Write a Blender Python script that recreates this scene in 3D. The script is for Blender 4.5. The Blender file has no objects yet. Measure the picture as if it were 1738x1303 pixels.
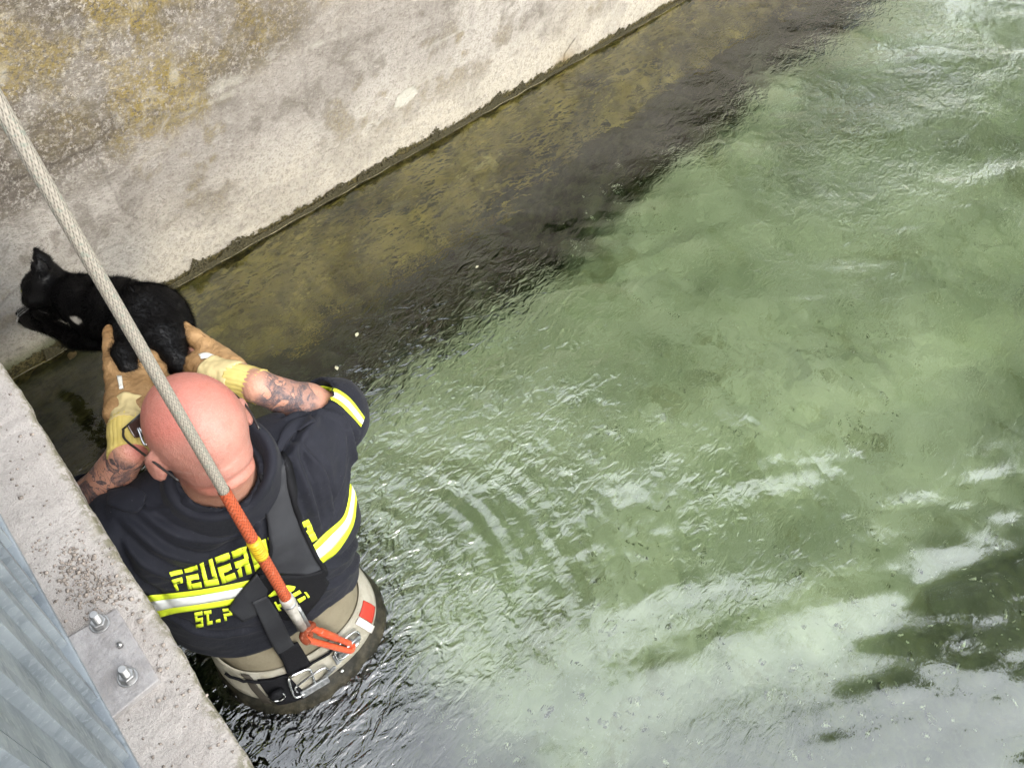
import bpy, bmesh, math, random
import numpy as np
from mathutils import Vector, Matrix
from mathutils.bvhtree import BVHTree

# ------------------------------------------------------------------ camera, sky, sun, exposure
random.seed(7); np.random.seed(7)
S = bpy.context.scene
COL = S.collection
CAM_H = 2.0
# world axes: X along the canal wall, Y towards the wall, Z up, water level z = 0
# rows: world axes in camera axes (x right, y down, z forward)
FOC, PCX, PCY = 1390.0, 869.0, 651.5
_n = np.array([600.0 - PCX, 1680.0 - PCY, FOC]); _n /= np.linalg.norm(_n)
_Z = -_n
def _hit0(px, py):
    r = np.array([px - PCX, py - PCY, FOC]) / FOC
    return r * (CAM_H / (r @ _n))
_X = _hit0(1160, 0) - _hit0(20, 640); _X /= np.linalg.norm(_X)
_Y = np.cross(_Z, _X)
ROT = np.array([_X, _Y, _Z])
CAMP = np.array([0.0, 0.0, CAM_H])
cd = bpy.data.cameras.new('camera'); cam = bpy.data.objects.new('camera', cd); COL.objects.link(cam)
cx_, cy_, cz_ = ROT @ np.array([1, 0, 0]), ROT @ np.array([0, -1, 0]), ROT @ np.array([0, 0, -1])
cam.matrix_world = Matrix(((cx_[0], cy_[0], cz_[0], 0), (cx_[1], cy_[1], cz_[1], 0), (cx_[2], cy_[2], cz_[2], CAM_H), (0, 0, 0, 1)))
cd.sensor_width = 36.0; cd.lens = 36.0 * FOC / 1738.0
cd.clip_start = 0.02; cd.clip_end = 1000.0
S.camera = cam

def at(px, py, z=None, y=None, d=None):
    """world point seen at photo pixel px,py at a given height z, or distance y, or depth d"""
    w = ROT @ (np.array([px - PCX, py - PCY, FOC]) / FOC)
    t = (z - CAM_H) / w[2] if z is not None else (y / w[1] if y is not None else d)
    return CAMP + w * t
def raydir(px, py):
    return ROT @ (np.array([px - PCX, py - PCY, FOC]) / FOC)

SUN_EL, SUN_AZ = math.radians(50), math.radians(-108)      # azimuth from +X
W = bpy.data.worlds.new('World'); S.world = W; W.use_nodes = True
wn = W.node_tree; wn.nodes.clear()
sky = wn.nodes.new('ShaderNodeTexSky'); sky.sky_type = 'NISHITA'; sky.sun_disc = False
sky.sun_elevation = SUN_EL; sky.sun_rotation = math.pi / 2 - SUN_AZ
sky.air_density = 2.5; sky.dust_density = 1.5; sky.ozone_density = 1.0
hs = wn.nodes.new('ShaderNodeHueSaturation'); hs.inputs['Saturation'].default_value = 0.25
bg = wn.nodes.new('ShaderNodeBackground'); bg.inputs['Strength'].default_value = 0.15
wo = wn.nodes.new('ShaderNodeOutputWorld')
wn.links.new(sky.outputs[0], hs.inputs['Color']); wn.links.new(hs.outputs[0], bg.inputs[0]); wn.links.new(bg.outputs[0], wo.inputs[0])
sd = bpy.data.lights.new('sun', 'SUN'); sun = bpy.data.objects.new('sun', sd); COL.objects.link(sun)
sd.energy = 0.55; sd.angle = math.radians(18); sd.color = (1.0, 0.95, 0.88)
sv = Vector((math.cos(SUN_EL) * math.cos(SUN_AZ), math.cos(SUN_EL) * math.sin(SUN_AZ), math.sin(SUN_EL)))
sun.rotation_euler = sv.to_track_quat('Z', 'Y').to_euler()
S.view_settings.view_transform = 'Standard'; S.view_settings.look = 'None'
S.view_settings.exposure = 2.35; S.view_settings.gamma = 1.0; S.view_settings.use_curve_mapping = False
S.render.engine = 'CYCLES'
S.cycles.max_bounces = 10; S.cycles.transmission_bounces = 8; S.cycles.transparent_max_bounces = 8
S.cycles.caustics_refractive = True; S.cycles.caustics_reflective = False
S.cycles.blur_glossy = 1.0; S.cycles.sample_clamp_indirect = 6.0
S.cycles.use_denoising = True

# ------------------------------------------------------------------ helpers: meshes and tags
def link(o, parent=None):
    COL.objects.link(o)
    if parent is not None:
        o.parent = parent
        o.matrix_parent_inverse = parent.matrix_world.inverted() if parent.type != 'EMPTY' else Matrix.Translation(-parent.location)
    return o
def tag(o, label=None, cat=None, group=None, kind=None):
    if label: o['label'] = label
    if cat: o['category'] = cat
    if group: o['group'] = group
    if kind: o['kind'] = kind
    return o
def empty(name, loc, label, cat, group=None):
    o = bpy.data.objects.new(name, None); o.location = Vector(loc); COL.objects.link(o)
    o.empty_display_size = 0.05
    return tag(o, label, cat, group)
def mesh_np(name, V, Fc, mat=None, parent=None, smooth=True, col=None):
    """V (n,3), Fc (m,k) int array or list of polygons; world coordinates"""
    me = bpy.data.meshes.new(name)
    V = np.asarray(V, dtype=np.float32)
    if isinstance(Fc, np.ndarray):
        m, k = Fc.shape
        me.vertices.add(len(V)); me.vertices.foreach_set('co', V.ravel())
        me.loops.add(m * k); me.loops.foreach_set('vertex_index', Fc.astype(np.int32).ravel())
        me.polygons.add(m)
        me.polygons.foreach_set('loop_start', np.arange(0, m * k, k, dtype=np.int32))
        me.update(calc_edges=True); me.validate()
    else:
        me.from_pydata([tuple(map(float, v)) for v in V], [], [tuple(int(i) for i in f) for f in Fc])
        me.update()
    if smooth and len(me.polygons):
        me.polygons.foreach_set('use_smooth', np.ones(len(me.polygons), dtype=bool))
    if col is not None:
        for nm, arr in col.items():
            a = me.attributes.new(nm, 'FLOAT_COLOR', 'POINT') if arr.ndim == 2 else me.attributes.new(nm, 'FLOAT', 'POINT')
            if arr.ndim == 2:
                if arr.shape[1] == 3: arr = np.concatenate([arr, np.ones((len(arr), 1))], 1)
                a.data.foreach_set('color', arr.astype(np.float32).ravel())
            else:
                a.data.foreach_set('value', arr.astype(np.float32))
    o = bpy.data.objects.new(name, me)
    if mat: me.materials.append(mat)
    link(o, parent)
    return o
class MB:
    def __init__(s): s.v = []; s.f = []
    def add(s, V, F):
        b = len(s.v); s.v += [tuple(map(float, p)) for p in V]; s.f += [tuple(b + i for i in q) for q in F]
    def box(s, lo, hi, M=None):
        x0, y0, z0 = lo; x1, y1, z1 = hi
        V = [(x0,y0,z0),(x1,y0,z0),(x1,y1,z0),(x0,y1,z0),(x0,y0,z1),(x1,y0,z1),(x1,y1,z1),(x0,y1,z1)]
        if M is not None: V = [M @ Vector(v) for v in V]
        s.add(V, [(0,3,2,1),(4,5,6,7),(0,1,5,4),(1,2,6,5),(2,3,7,6),(3,0,4,7)])
    def tube(s, P, r, n=12, cap=True):
        P = [np.asarray(p, float) for p in P]; m = len(P)
        R_ = r if hasattr(r, '__len__') else [r] * m
        T = [(P[min(i+1, m-1)] - P[max(i-1, 0)]) for i in range(m)]
        T = [t / (np.linalg.norm(t) + 1e-9) for t in T]
        a = np.array([0, 0, 1.0]) if abs(T[0][2]) < .9 else np.array([1.0, 0, 0])
        u = np.cross(T[0], a); u /= np.linalg.norm(u)
        V = []
        for i in range(m):
            u = u - T[i] * (u @ T[i]); u /= np.linalg.norm(u) + 1e-9
            w = np.cross(T[i], u)
            for k in range(n):
                th = 2 * math.pi * k / n
                V.append(P[i] + R_[i] * (u * math.cos(th) + w * math.sin(th)))
        Fq = [(i*n+k, i*n+(k+1)%n, (i+1)*n+(k+1)%n, (i+1)*n+k) for i in range(m-1) for k in range(n)]
        if cap: Fq += [tuple(range(n-1, -1, -1)), tuple((m-1)*n+k for k in range(n))]
        s.add(V, Fq)
    def ring(s, c, ax, R_, r, n=32, k=10, sx=1.0, up=None):
        ax = np.asarray(ax, float); ax = ax / np.linalg.norm(ax)
        a = np.asarray(up, float) if up is not None else (np.array([0, 0, 1.0]) if abs(ax[2]) < .9 else np.array([1.0, 0, 0]))
        u = a - ax * (a @ ax); u /= np.linalg.norm(u); w = np.cross(ax, u); c = np.asarray(c, float)
        V = []
        for i in range(n):
            th = 2*math.pi*i/n
            d = u*math.cos(th) + w*math.sin(th)*sx; dn = d/np.linalg.norm(d)
            for j in range(k):
                ph = 2*math.pi*j/k
                V.append(c + d*R_ + dn*r*math.cos(ph) + ax*r*math.sin(ph))
        s.add(V, [(i*k+j, ((i+1)%n)*k+j, ((i+1)%n)*k+(j+1)%k, i*k+(j+1)%k) for i in range(n) for j in range(k)])
    def build(s, name, mat, parent=None, smooth=False):
        return mesh_np(name, np.array(s.v), s.f, mat, parent, smooth)
def bevel(o, w=0.002, seg=2):
    m = o.modifiers.new('bevel', 'BEVEL'); m.width = w; m.segments = seg; m.limit_method = 'ANGLE'; m.angle_limit = 0.6
    return o
def spline(P, n):
    """Catmull-Rom through P, n samples"""
    P = np.asarray(P, float); m = len(P)
    Q = np.vstack([2*P[0]-P[1], P, 2*P[-1]-P[-2]])
    t = np.linspace(0, m-1-1e-6, n); i = t.astype(int); f = (t-i)[:, None]
    p0, p1, p2, p3 = Q[i], Q[i+1], Q[i+2], Q[i+3]
    return .5*((2*p1) + (-p0+p2)*f + (2*p0-5*p1+4*p2-p3)*f**2 + (-p0+3*p1-3*p2+p3)*f**3)

# ------------------------------------------------------------------ helpers: noise
def _h(ix, iy, iz, seed):
    n = (ix*374761393 + iy*668265263 + iz*2147483647 + seed*974634777) & 0xffffffff
    n = ((n ^ (n >> 13)) * 1274126177) & 0xffffffff
    n = ((n ^ (n >> 16)) * 2246822519) & 0xffffffff
    return ((n ^ (n >> 15)) & 0xffffff) / float(0xffffff)
def vn(P, seed=0):
    P = np.asarray(P, float)
    if P.shape[1] == 2: P = np.concatenate([P, np.zeros((len(P), 1))], 1)
    I = np.floor(P).astype(np.int64); f = P - I; f = f*f*f*(f*(f*6-15)+10)
    r = 0
    for dx in (0, 1):
        for dy in (0, 1):
            for dz in (0, 1):
                w = (f[:,0] if dx else 1-f[:,0])*(f[:,1] if dy else 1-f[:,1])*(f[:,2] if dz else 1-f[:,2])
                r = r + w*_h(I[:,0]+dx, I[:,1]+dy, I[:,2]+dz, seed)
    return r*2-1
def fbm(P, octv=4, seed=0, gain=.5):
    P = np.asarray(P, float); r = 0; a = 1; s = 0
    for o in range(octv):
        r = r + a*vn(P*(2.03**o)+17.3*o, seed+o); s += a; a *= gain
    return r/s
def sstep(a, b, x):
    t = np.clip((x-a)/(b-a), 0, 1); return t*t*(3-2*t)

# ------------------------------------------------------------------ helpers: signed distance modelling
def smin(a, b, k):
    h = np.clip(.5+.5*(b-a)/k, 0, 1); return b+(a-b)*h-k*h*(1-h)
def smax(a, b, k): return -smin(-a, -b, k)
def s_cap(P, a, b, ra, rb=None):
    a = np.asarray(a, float); b = np.asarray(b, float); rb = ra if rb is None else rb
    d = b-a; t = np.clip(((P-a)@d)/(d@d), 0, 1)
    return np.linalg.norm(P-a-t[:,None]*d, axis=1) - (ra+(rb-ra)*t)
def s_chain(P, pts, rs, k=.01):
    r = None
    for i in range(len(pts)-1):
        c = s_cap(P, pts[i], pts[i+1], rs[i], rs[i+1])
        r = c if r is None else smin(r, c, k)
    return r
def frame(f, u):
    f = np.asarray(f, float); f = f/np.linalg.norm(f); u = np.asarray(u, float)
    u = u-f*(u@f); u /= np.linalg.norm(u); return np.array([np.cross(f, u), f, u])   # right, forward, up
def s_ell(P, c, r, M=None):
    q = P-np.asarray(c, float)
    if M is not None: q = q@M.T
    r = np.asarray(r, float)
    k0 = np.linalg.norm(q/r, axis=1); k1 = np.linalg.norm(q/(r*r), axis=1)
    return np.where(k0 < .3, (k0-1)*r.min(), k0*(k0-1)/np.maximum(k1, 1e-9))
def s_box(P, c, hs_, rad, M=None):
    q = P-np.asarray(c, float)
    if M is not None: q = q@M.T
    d = np.abs(q)-(np.asarray(hs_, float)-rad)
    return np.linalg.norm(np.maximum(d, 0), axis=1)+np.minimum(d.max(1), 0)-rad
def nets(f, lo, hi, h):
    lo = np.asarray(lo, float); hi = np.asarray(hi, float); B = 8
    n = (np.ceil((hi-lo)/h/B).astype(int)+1)*B
    nb = n//B
    G = np.ones(n, dtype=np.float32)
    bi = np.stack(np.meshgrid(*[np.arange(k) for k in nb], indexing='ij'), -1).reshape(-1, 3)
    fc = f(lo+(bi*B+(B-1)/2)*h)
    lim = h*B*1.15+0.012
    G6 = G.reshape(nb[0], B, nb[1], B, nb[2], B).transpose(0, 2, 4, 1, 3, 5).copy()
    G6[bi[:,0], bi[:,1], bi[:,2]] = np.where(fc < 0, -1, 1)[:, None, None, None]
    act = bi[np.abs(fc) < lim]
    loc = np.stack(np.meshgrid(*[np.arange(B)]*3, indexing='ij'), -1).reshape(-1, 3)
    for s in range(0, len(act), 400):
        a = act[s:s+400]
        P = lo+((a*B)[:, None, :]+loc[None])*h
        G6[a[:,0], a[:,1], a[:,2]] = f(P.reshape(-1, 3)).reshape(-1, B, B, B)
    G = G6.transpose(0, 3, 1, 4, 2, 5).reshape(n)
    Sg = G < 0
    c = Sg[:-1,:-1,:-1].astype(np.int8)
    cnt = sum(Sg[i:n[0]-1+i, j:n[1]-1+j, k:n[2]-1+k].astype(np.int8) for i in (0,1) for j in (0,1) for k in (0,1))
    cells = np.argwhere((cnt > 0) & (cnt < 8))
    idx = -np.ones(n, dtype=np.int64); idx[cells[:,0], cells[:,1], cells[:,2]] = np.arange(len(cells))
    acc = np.zeros((len(cells), 3)); w = np.zeros(len(cells))
    cor = [(i,j,k) for i in (0,1) for j in (0,1) for k in (0,1)]
    for a in cor:
        for ax in range(3):
            if a[ax]: continue
            b = list(a); b[ax] = 1
            va = G[cells[:,0]+a[0], cells[:,1]+a[1], cells[:,2]+a[2]]; vb = G[cells[:,0]+b[0], cells[:,1]+b[1], cells[:,2]+b[2]]
            m = (va < 0) != (vb < 0)
            t = np.where(m, va/np.where(m, va-vb, 1), 0)
            p = np.tile(np.array(a, float), (len(cells), 1)); p[:, ax] += t
            acc += p*m[:, None]; w += m
    V = lo+(cells+acc/w[:, None])*h
    Fs = []
    for ax in range(3):
        o1, o2 = [(1,2),(2,0),(0,1)][ax]
        sl = [slice(None)]*3; sl[ax] = slice(0, -1); sh = [slice(None)]*3; sh[ax] = slice(1, None)
        A, Bv = Sg[tuple(sl)], Sg[tuple(sh)]
        e = np.argwhere(A != Bv); e = e[(e[:, o1] > 0) & (e[:, o2] > 0)]
        inside = A[e[:,0], e[:,1], e[:,2]]
        def cell(d1, d2):
            q = e.copy(); q[:, o1] -= d1; q[:, o2] -= d2; return idx[q[:,0], q[:,1], q[:,2]]
        Q = np.stack([cell(1,1), cell(0,1), cell(0,0), cell(1,0)], 1)
        Q[~inside] = Q[~inside][:, ::-1]
        Fs.append(Q)
    Fq = np.vstack(Fs); Fq = Fq[(Fq >= 0).all(1)]
    return V, Fq
def vnormals(V, Fq):
    a, b, c, d = V[Fq[:,0]], V[Fq[:,1]], V[Fq[:,2]], V[Fq[:,3]]
    fn = np.cross(c-a, d-b); N = np.zeros_like(V)
    for k in range(4): np.add.at(N, Fq[:,k], fn)
    return N/(np.linalg.norm(N, axis=1)[:, None]+1e-12)
def relax(V, Fq, it=2, lam=.5):
    E = np.vstack([Fq[:, [0,1]], Fq[:, [1,2]], Fq[:, [2,3]], Fq[:, [3,0]]])
    for _ in range(it):
        A = np.zeros_like(V); n = np.zeros(len(V))
        np.add.at(A, E[:,0], V[E[:,1]]); np.add.at(n, E[:,0], 1); np.add.at(A, E[:,1], V[E[:,0]]); np.add.at(n, E[:,1], 1)
        V = V+(A/n[:, None]-V)*lam
    return V
def bvh_of(V, Fq):
    return BVHTree.FromPolygons([tuple(v) for v in V], [tuple(int(i) for i in f) for f in Fq])

# ------------------------------------------------------------------ helpers: materials
class Mat:
    def __init__(s, name, rough=.7, spec=.4, metal=0.0, k=.66):
        s.k = k if metal < .5 else 1.0
        s.m = bpy.data.materials.new(name); s.m.use_nodes = True; s.t = s.m.node_tree; s.N = s.t.nodes; s.N.clear()
        s.out = s.N.new('ShaderNodeOutputMaterial'); s.b = s.N.new('ShaderNodeBsdfPrincipled')
        s.t.links.new(s.b.outputs[0], s.out.inputs[0])
        s.b.inputs['Roughness'].default_value = rough; s.b.inputs['Specular IOR Level'].default_value = spec; s.b.inputs['Metallic'].default_value = metal
        s.co = s.N.new('ShaderNodeTexCoord'); s.pos = s.N.new('ShaderNodeNewGeometry')
    def L(s, a, b): s.t.links.new(a, b)
    def P(s): return s.pos.outputs['Position']
    def map(s, scale=(1,1,1), rot=(0,0,0), src=None):
        n = s.N.new('ShaderNodeMapping'); n.inputs['Scale'].default_value = scale; n.inputs['Rotation'].default_value = rot
        s.L(src or s.P(), n.inputs[0]); return n.outputs[0]
    def noise(s, scale, detail=5, rough=.6, src=None, dist=0.0):
        n = s.N.new('ShaderNodeTexNoise'); n.inputs['Scale'].default_value = scale; n.inputs['Detail'].default_value = detail
        n.inputs['Roughness'].default_value = rough; n.inputs['Distortion'].default_value = dist
        s.L(src or s.P(), n.inputs['Vector']); return n.outputs['Fac']
    def vor(s, scale, feature='F1', src=None, out='Distance'):
        n = s.N.new('ShaderNodeTexVoronoi'); n.inputs['Scale'].default_value = scale; n.feature = feature
        s.L(src or s.P(), n.inputs['Vector']); return n.outputs[out]
    def wave(s, scale, dist=0, src=None, dirn='X'):
        n = s.N.new('ShaderNodeTexWave'); n.inputs['Scale'].default_value = scale; n.inputs['Distortion'].default_value = dist; n.bands_direction = dirn
        s.L(src or s.P(), n.inputs['Vector']); return n.outputs['Fac']
    def ramp(s, src, a, b, lo=0.0, hi=1.0):
        n = s.N.new('ShaderNodeMapRange'); n.inputs['From Min'].default_value = a; n.inputs['From Max'].default_value = b
        n.inputs['To Min'].default_value = lo; n.inputs['To Max'].default_value = hi; n.interpolation_type = 'SMOOTHSTEP'
        s.L(src, n.inputs['Value']); return n.outputs[0]
    def attr(s, name, out='Fac'):
        n = s.N.new('ShaderNodeAttribute'); n.attribute_name = name; return n.outputs[out]
    def math(s, op, a, b=None):
        n = s.N.new('ShaderNodeMath'); n.operation = op
        for i, v in enumerate((a, b)):
            if v is None: continue
            if isinstance(v, (int, float)): n.inputs[i].default_value = v
            else: s.L(v, n.inputs[i])
        return n.outputs[0]
    def mix(s, fac, a, b, mode='MIX'):
        n = s.N.new('ShaderNodeMix'); n.data_type = 'RGBA'; n.blend_type = mode
        for sock, v in ((n.inputs[0], fac), (n.inputs[6], a), (n.inputs[7], b)):
            if isinstance(v, (int, float)): sock.default_value = v
            elif isinstance(v, tuple): sock.default_value = (*v, 1)
            else: s.L(v, sock)
        return n.outputs[2]
    def base(s, v):
        if isinstance(v, tuple): s.b.inputs['Base Color'].default_value = (v[0]*s.k, v[1]*s.k, v[2]*s.k, 1)
        else: s.L(s.mix(1.0, v, (s.k, s.k, s.k), 'MULTIPLY'), s.b.inputs['Base Color'])
        return s
    def rough(s, v): s.L(v, s.b.inputs['Roughness']); return s
    def bump(s, h, dist=.002, strength=1.0):
        n = s.N.new('ShaderNodeBump'); n.inputs['Distance'].default_value = dist; n.inputs['Strength'].default_value = strength
        s.L(h, n.inputs['Height'])
        if s.b.inputs['Normal'].is_linked: s.L(s.b.inputs['Normal'].links[0].from_socket, n.inputs['Normal'])
        s.L(n.outputs[0], s.b.inputs['Normal']); return s
    def sepz(s, i=2):
        n = s.N.new('ShaderNodeSeparateXYZ'); s.L(s.P(), n.inputs[0]); return n.outputs[i]
def simple(name, col, rough=.6, spec=.4, metal=0.0, var=.15, scale=60, bump=0.0, k=.66):
    m = Mat(name, rough, spec, metal, k)
    dk = tuple(c*(1-var) for c in col); lt = tuple(min(1, c*(1+var)) for c in col)
    nz = m.noise(scale, 4)
    m.base(m.mix(m.ramp(nz, .3, .7), dk, lt))
    if bump: m.bump(nz, bump)
    return m.m

# ================================================================== SETTING
WALL_Y = float(at(600, 315, z=0)[1])
# ---- canal wall (far side), weathered concrete with a lichen zone above and algae under water
def grid_mesh(name, xs, zs, fn, mat, parent=None, col=None, smooth=True):
    A, B = np.meshgrid(xs, zs, indexing='ij'); P = np.stack([A.ravel(), B.ravel()], 1)
    V = fn(P); nx, nz = len(xs), len(zs)
    i = (np.arange(nx-1)[:, None]*nz+np.arange(nz-1)[None]).ravel()
    Fq = np.stack([i, i+nz, i+nz+1, i+1], 1)
    return mesh_np(name, V, Fq, mat, parent, smooth, col(P) if col else None)

def wall_masks(P):
    x, z = P[:,0], P[:,1]
    n1 = fbm(np.stack([x*2.2, z*2.8], 1), 5, 3); n2 = fbm(np.stack([x*6, z*9], 1), 4, 9); n3 = fbm(np.stack([x*25, z*25], 1), 3, 21)
    line = np.interp(x, [.4,.6,.75,1.1,1.5,2.2,3.5,6], [.55,.54,.50,.52,.66,.80,.95,1.2])
    lich = sstep(-.09, .10, z-line+.13*n1+.07*n2)                                  # grown over zone
    lich = np.maximum(lich*(.60+.40*sstep(-.35, .25, n2+.5*n3+.25)), .45*sstep(.12, .45, n2+.6*n3+.3*n1)*sstep(.10, .3, z))
    och = sstep(.05, .5, fbm(np.stack([x*3.1+5, z*3.4], 1), 4, 33)+.15*n3)*lich
    for (a, b, rx, rz, w) in [(.86,.56,.10,.045,1.0),(1.22,.73,.16,.10,.85),(.70,.72,.10,.13,.5),(1.0,.585,.06,.025,.8),(1.5,.78,.2,.10,.6),(.62,.85,.12,.12,.3),(.95,.80,.12,.08,.5)]:
        och = np.maximum(och, w*np.exp(-((x-a)/rx)**2-((z-b)/rz)**2)*(.55+.7*n3+.3*n2))
    r = np.sqrt(((x-1.828)/.062)**2+((z-.262)/.035)**2)+.35*fbm(np.stack([x*22, z*22], 1), 3, 44)
    pale = sstep(1.05, .95, r)
    for (a, b, rx, rz) in [(.565,.86,.05,.05),(1.10,.60,.10,.02),(1.08,.565,.13,.012),(2.0,.42,.15,.008),(.98,.68,.02,.05),(1.45,.60,.10,.012)]:
        rr = np.sqrt(((x-a)/rx)**2+((z-b)/rz)**2)+.5*fbm(np.stack([x*20, z*20], 1), 3, 45)
        pale = np.maximum(pale, .40*sstep(1.3, .5, rr+.9*np.abs(n3)))
    cream = sstep(.42, .06, z+.10*n1+.04*n2)                                          # clean strip above the water
    streak = fbm(np.stack([x*42, z*2.2], 1), 4, 52)*sstep(.12, .6, z)
    # joint and cracks
    crk = np.zeros(len(x))
    def poly(pts, w, a):
        nonlocal crk
        pts = np.array(pts); d = np.full(len(x), 9.)
        q = np.stack([x, z], 1)+.006*np.stack([fbm(P*30, 3, 61), fbm(P*30, 3, 62)], 1)
        for s, e in zip(pts[:-1], pts[1:]):
            u = e-s; t = np.clip(((q-s)@u)/(u@u), 0, 1); d = np.minimum(d, np.linalg.norm(q-s-t[:,None]*u, axis=1))
        crk = np.maximum(crk, a*np.exp(-(d/w)**2))
    def W_(px, py): p = at(px, py, y=WALL_Y); return (p[0], p[2])
    poly([W_(20,312), W_(65,296), W_(110,275), W_(158,252)], .0055, .6)
    poly([W_(160,262), W_(180,300), W_(205,350), W_(232,372)], .004, .45)
    poly([W_(98,455), W_(150,440), W_(190,420), W_(222,405)], .003, .35)
    poly([W_(0,520), W_(25,492), W_(40,500)], .003, .5)
    poly([W_(955,118), W_(958,92), W_(975,68)], .006, .9)
    rust = np.exp(-((x-2.80)/.07)**2-((z-.02)/.05)**2)
    green = sstep(.11, .02, z+.03*n2)*sstep(.75, .5, x)
    blue = sstep(.55, .36, x+.06*n2)*sstep(.05, .2, z)*sstep(.60, .45, z+.1*n1)
    pool = np.exp(-((x-.71)/.10)**2-((z-.20)/.11)**2)                                # grey smear beside the cat
    return dict(lich=lich, och=np.clip(och, 0, 1), pale=pale, cream=cream, streak=streak*.5+.5, crk=crk, rust=rust, green=green, blue=np.maximum(blue, pool*.7), mac=n1*.5+.5, med=n2*.5+.5)
_mk = {}
def wall_fn(P):
    x, z = P[:,0], P[:,1]
    m = wall_masks(P); _mk.clear(); _mk.update(m)
    d = .006*fbm(P*np.array([3, 3.5]), 4, 70)+.0025*fbm(P*np.array([22, 22]), 3, 71)*(.4+m['lich'])-.004*m['crk']-.003*m['pale']
    d = d + .012*np.clip(fbm(P*np.array([9, 12]), 4, 73), 0, 1)*sstep(.02, -.15, z)
    return np.stack([x, WALL_Y-d, z], 1)
xs = np.concatenate([np.linspace(-3, .25, 50)[:-1], np.linspace(.25, 3.9, 620)[:-1], np.linspace(3.9, 30, 160)])
zs = np.concatenate([np.linspace(-2.0, -.6, 24)[:-1], np.linspace(-.6, 1.05, 250)[:-1], np.linspace(1.05, 1.5, 30)])
mw = Mat('weathered_concrete', .92, .2)
fine = mw.noise(90, 5, .7); spk = mw.noise(230, 3, .7); medn = mw.noise(24, 5, .65)
A = lambda n: mw.attr(n)
c = mw.mix(mw.ramp(A('mac'), .3, .7), (.48,.43,.38), (.67,.61,.54))
c = mw.mix(mw.math('MULTIPLY', A('cream'), .8), c, (.80,.71,.57))
c = mw.mix(mw.math('MULTIPLY', A('blue'), .75), c, (.37,.37,.365))
c = mw.mix(mw.math('MULTIPLY', mw.ramp(A('streak'), .54, .70), .22), c, (.25,.22,.20))
c = mw.mix(mw.math('MULTIPLY', mw.ramp(A('streak'), .45, .30), .22), c, (.62,.57,.52))
c = mw.mix(mw.math('MULTIPLY', mw.ramp(medn, .50, .64), .45), c, (.60,.55,.49))
lm = mw.math('MULTIPLY', A('lich'), mw.ramp(mw.noise(85, 6, .85), .41, .51))
c = mw.mix(mw.math('MULTIPLY', lm, .92), c, (.105,.082,.062))
lm2 = mw.math('MULTIPLY', A('lich'), mw.ramp(mw.noise(17, 5, .7), .46, .62))
c = mw.mix(mw.math('MULTIPLY', lm2, .55), c, (.20,.165,.105))
om = mw.math('MULTIPLY', A('och'), mw.ramp(fine, .36, .56))
c = mw.mix(mw.math('MULTIPLY', om, .9), c, (.40,.29,.07))
c = mw.mix(mw.math('MULTIPLY', mw.ramp(mw.vor(75), .16, .08), mw.math('MULTIPLY', A('lich'), .8)), c, (.09,.075,.06))
c = mw.mix(mw.math('MULTIPLY', mw.ramp(spk, .62, .72), .6), c, (.70,.66,.58))
c = mw.mix(mw.math('MULTIPLY', mw.ramp(spk, .40, .30), .35), c, (.22,.18,.15))
c = mw.mix(mw.math('MULTIPLY', mw.ramp(A('med'), .46, .64), .22), c, (.30,.265,.225))
c = mw.mix(mw.math('MULTIPLY', mw.ramp(mw.noise(42, 6, .85), .50, .60), .42), c, (.27,.225,.19))
c = mw.mix(mw.math('MULTIPLY', mw.ramp(mw.noise(120, 4, .85), .53, .60), .5), c, (.22,.185,.155))
c = mw.mix(mw.math('MULTIPLY', mw.ramp(mw.vor(150), .13, .06), .55), c, (.16,.13,.11))
c = mw.mix(mw.math('MULTIPLY', mw.ramp(mw.noise(9, 6, .75, dist=.6), .55, .68), .35), c, (.70,.65,.57))
c = mw.mix(A('pale'), c, (.74,.70,.60))
c = mw.mix(mw.math('MULTIPLY', A('crk'), .85), c, (.085,.07,.055))
c = mw.mix(mw.math('MULTIPLY', A('rust'), .75), c, (.36,.24,.09))
c = mw.mix(mw.math('MULTIPLY', A('green'), .85), c, (.14,.155,.055))
# growth on the part that stands under water
zn = mw.math('ADD', mw.sepz(), mw.math('MULTIPLY', mw.math('SUBTRACT', mw.noise(20, 5, .7), .5), .05))
sub = mw.mix(mw.ramp(mw.noise(7, 6, .7), .40, .60), (.26,.20,.045), (.80,.62,.17))
sub = mw.mix(mw.math('MULTIPLY', mw.ramp(mw.noise(48, 6, .8), .46, .62), .75), sub, (.06,.06,.018))
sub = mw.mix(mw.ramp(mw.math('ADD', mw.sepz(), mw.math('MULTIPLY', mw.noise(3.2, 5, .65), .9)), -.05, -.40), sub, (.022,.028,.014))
crc = mw.mix(mw.ramp(mw.noise(130, 4, .7), .4, .62), (.035,.030,.012), (.17,.135,.05))
znc = mw.math('ADD', mw.sepz(), mw.math('MULTIPLY', mw.math('SUBTRACT', mw.noise(30, 6, .9), .5), .11))
znc = mw.math('ADD', znc, mw.math('MULTIPLY', mw.math('SUBTRACT', mw.noise(3.5, 2, .5), .5), .05))
c = mw.mix(mw.ramp(znc, .040, .032), c, crc)
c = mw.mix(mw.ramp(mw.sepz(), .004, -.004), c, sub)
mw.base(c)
mw.bump(mw.math('ADD', mw.noise(60, 6, .8), mw.math('MULTIPLY', spk, .6)), .011)
wall = empty('canal_wall', (3, WALL_Y, 0), 'tall weathered concrete canal wall with lichen above and algae at the waterline', 'wall')
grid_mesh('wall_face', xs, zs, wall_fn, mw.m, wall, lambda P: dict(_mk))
mb = MB(); mb.box((-3, WALL_Y+.02, -2.2), (30, WALL_Y+.45, 1.5)); mb.build('wall_core', mw.m, wall)

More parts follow.
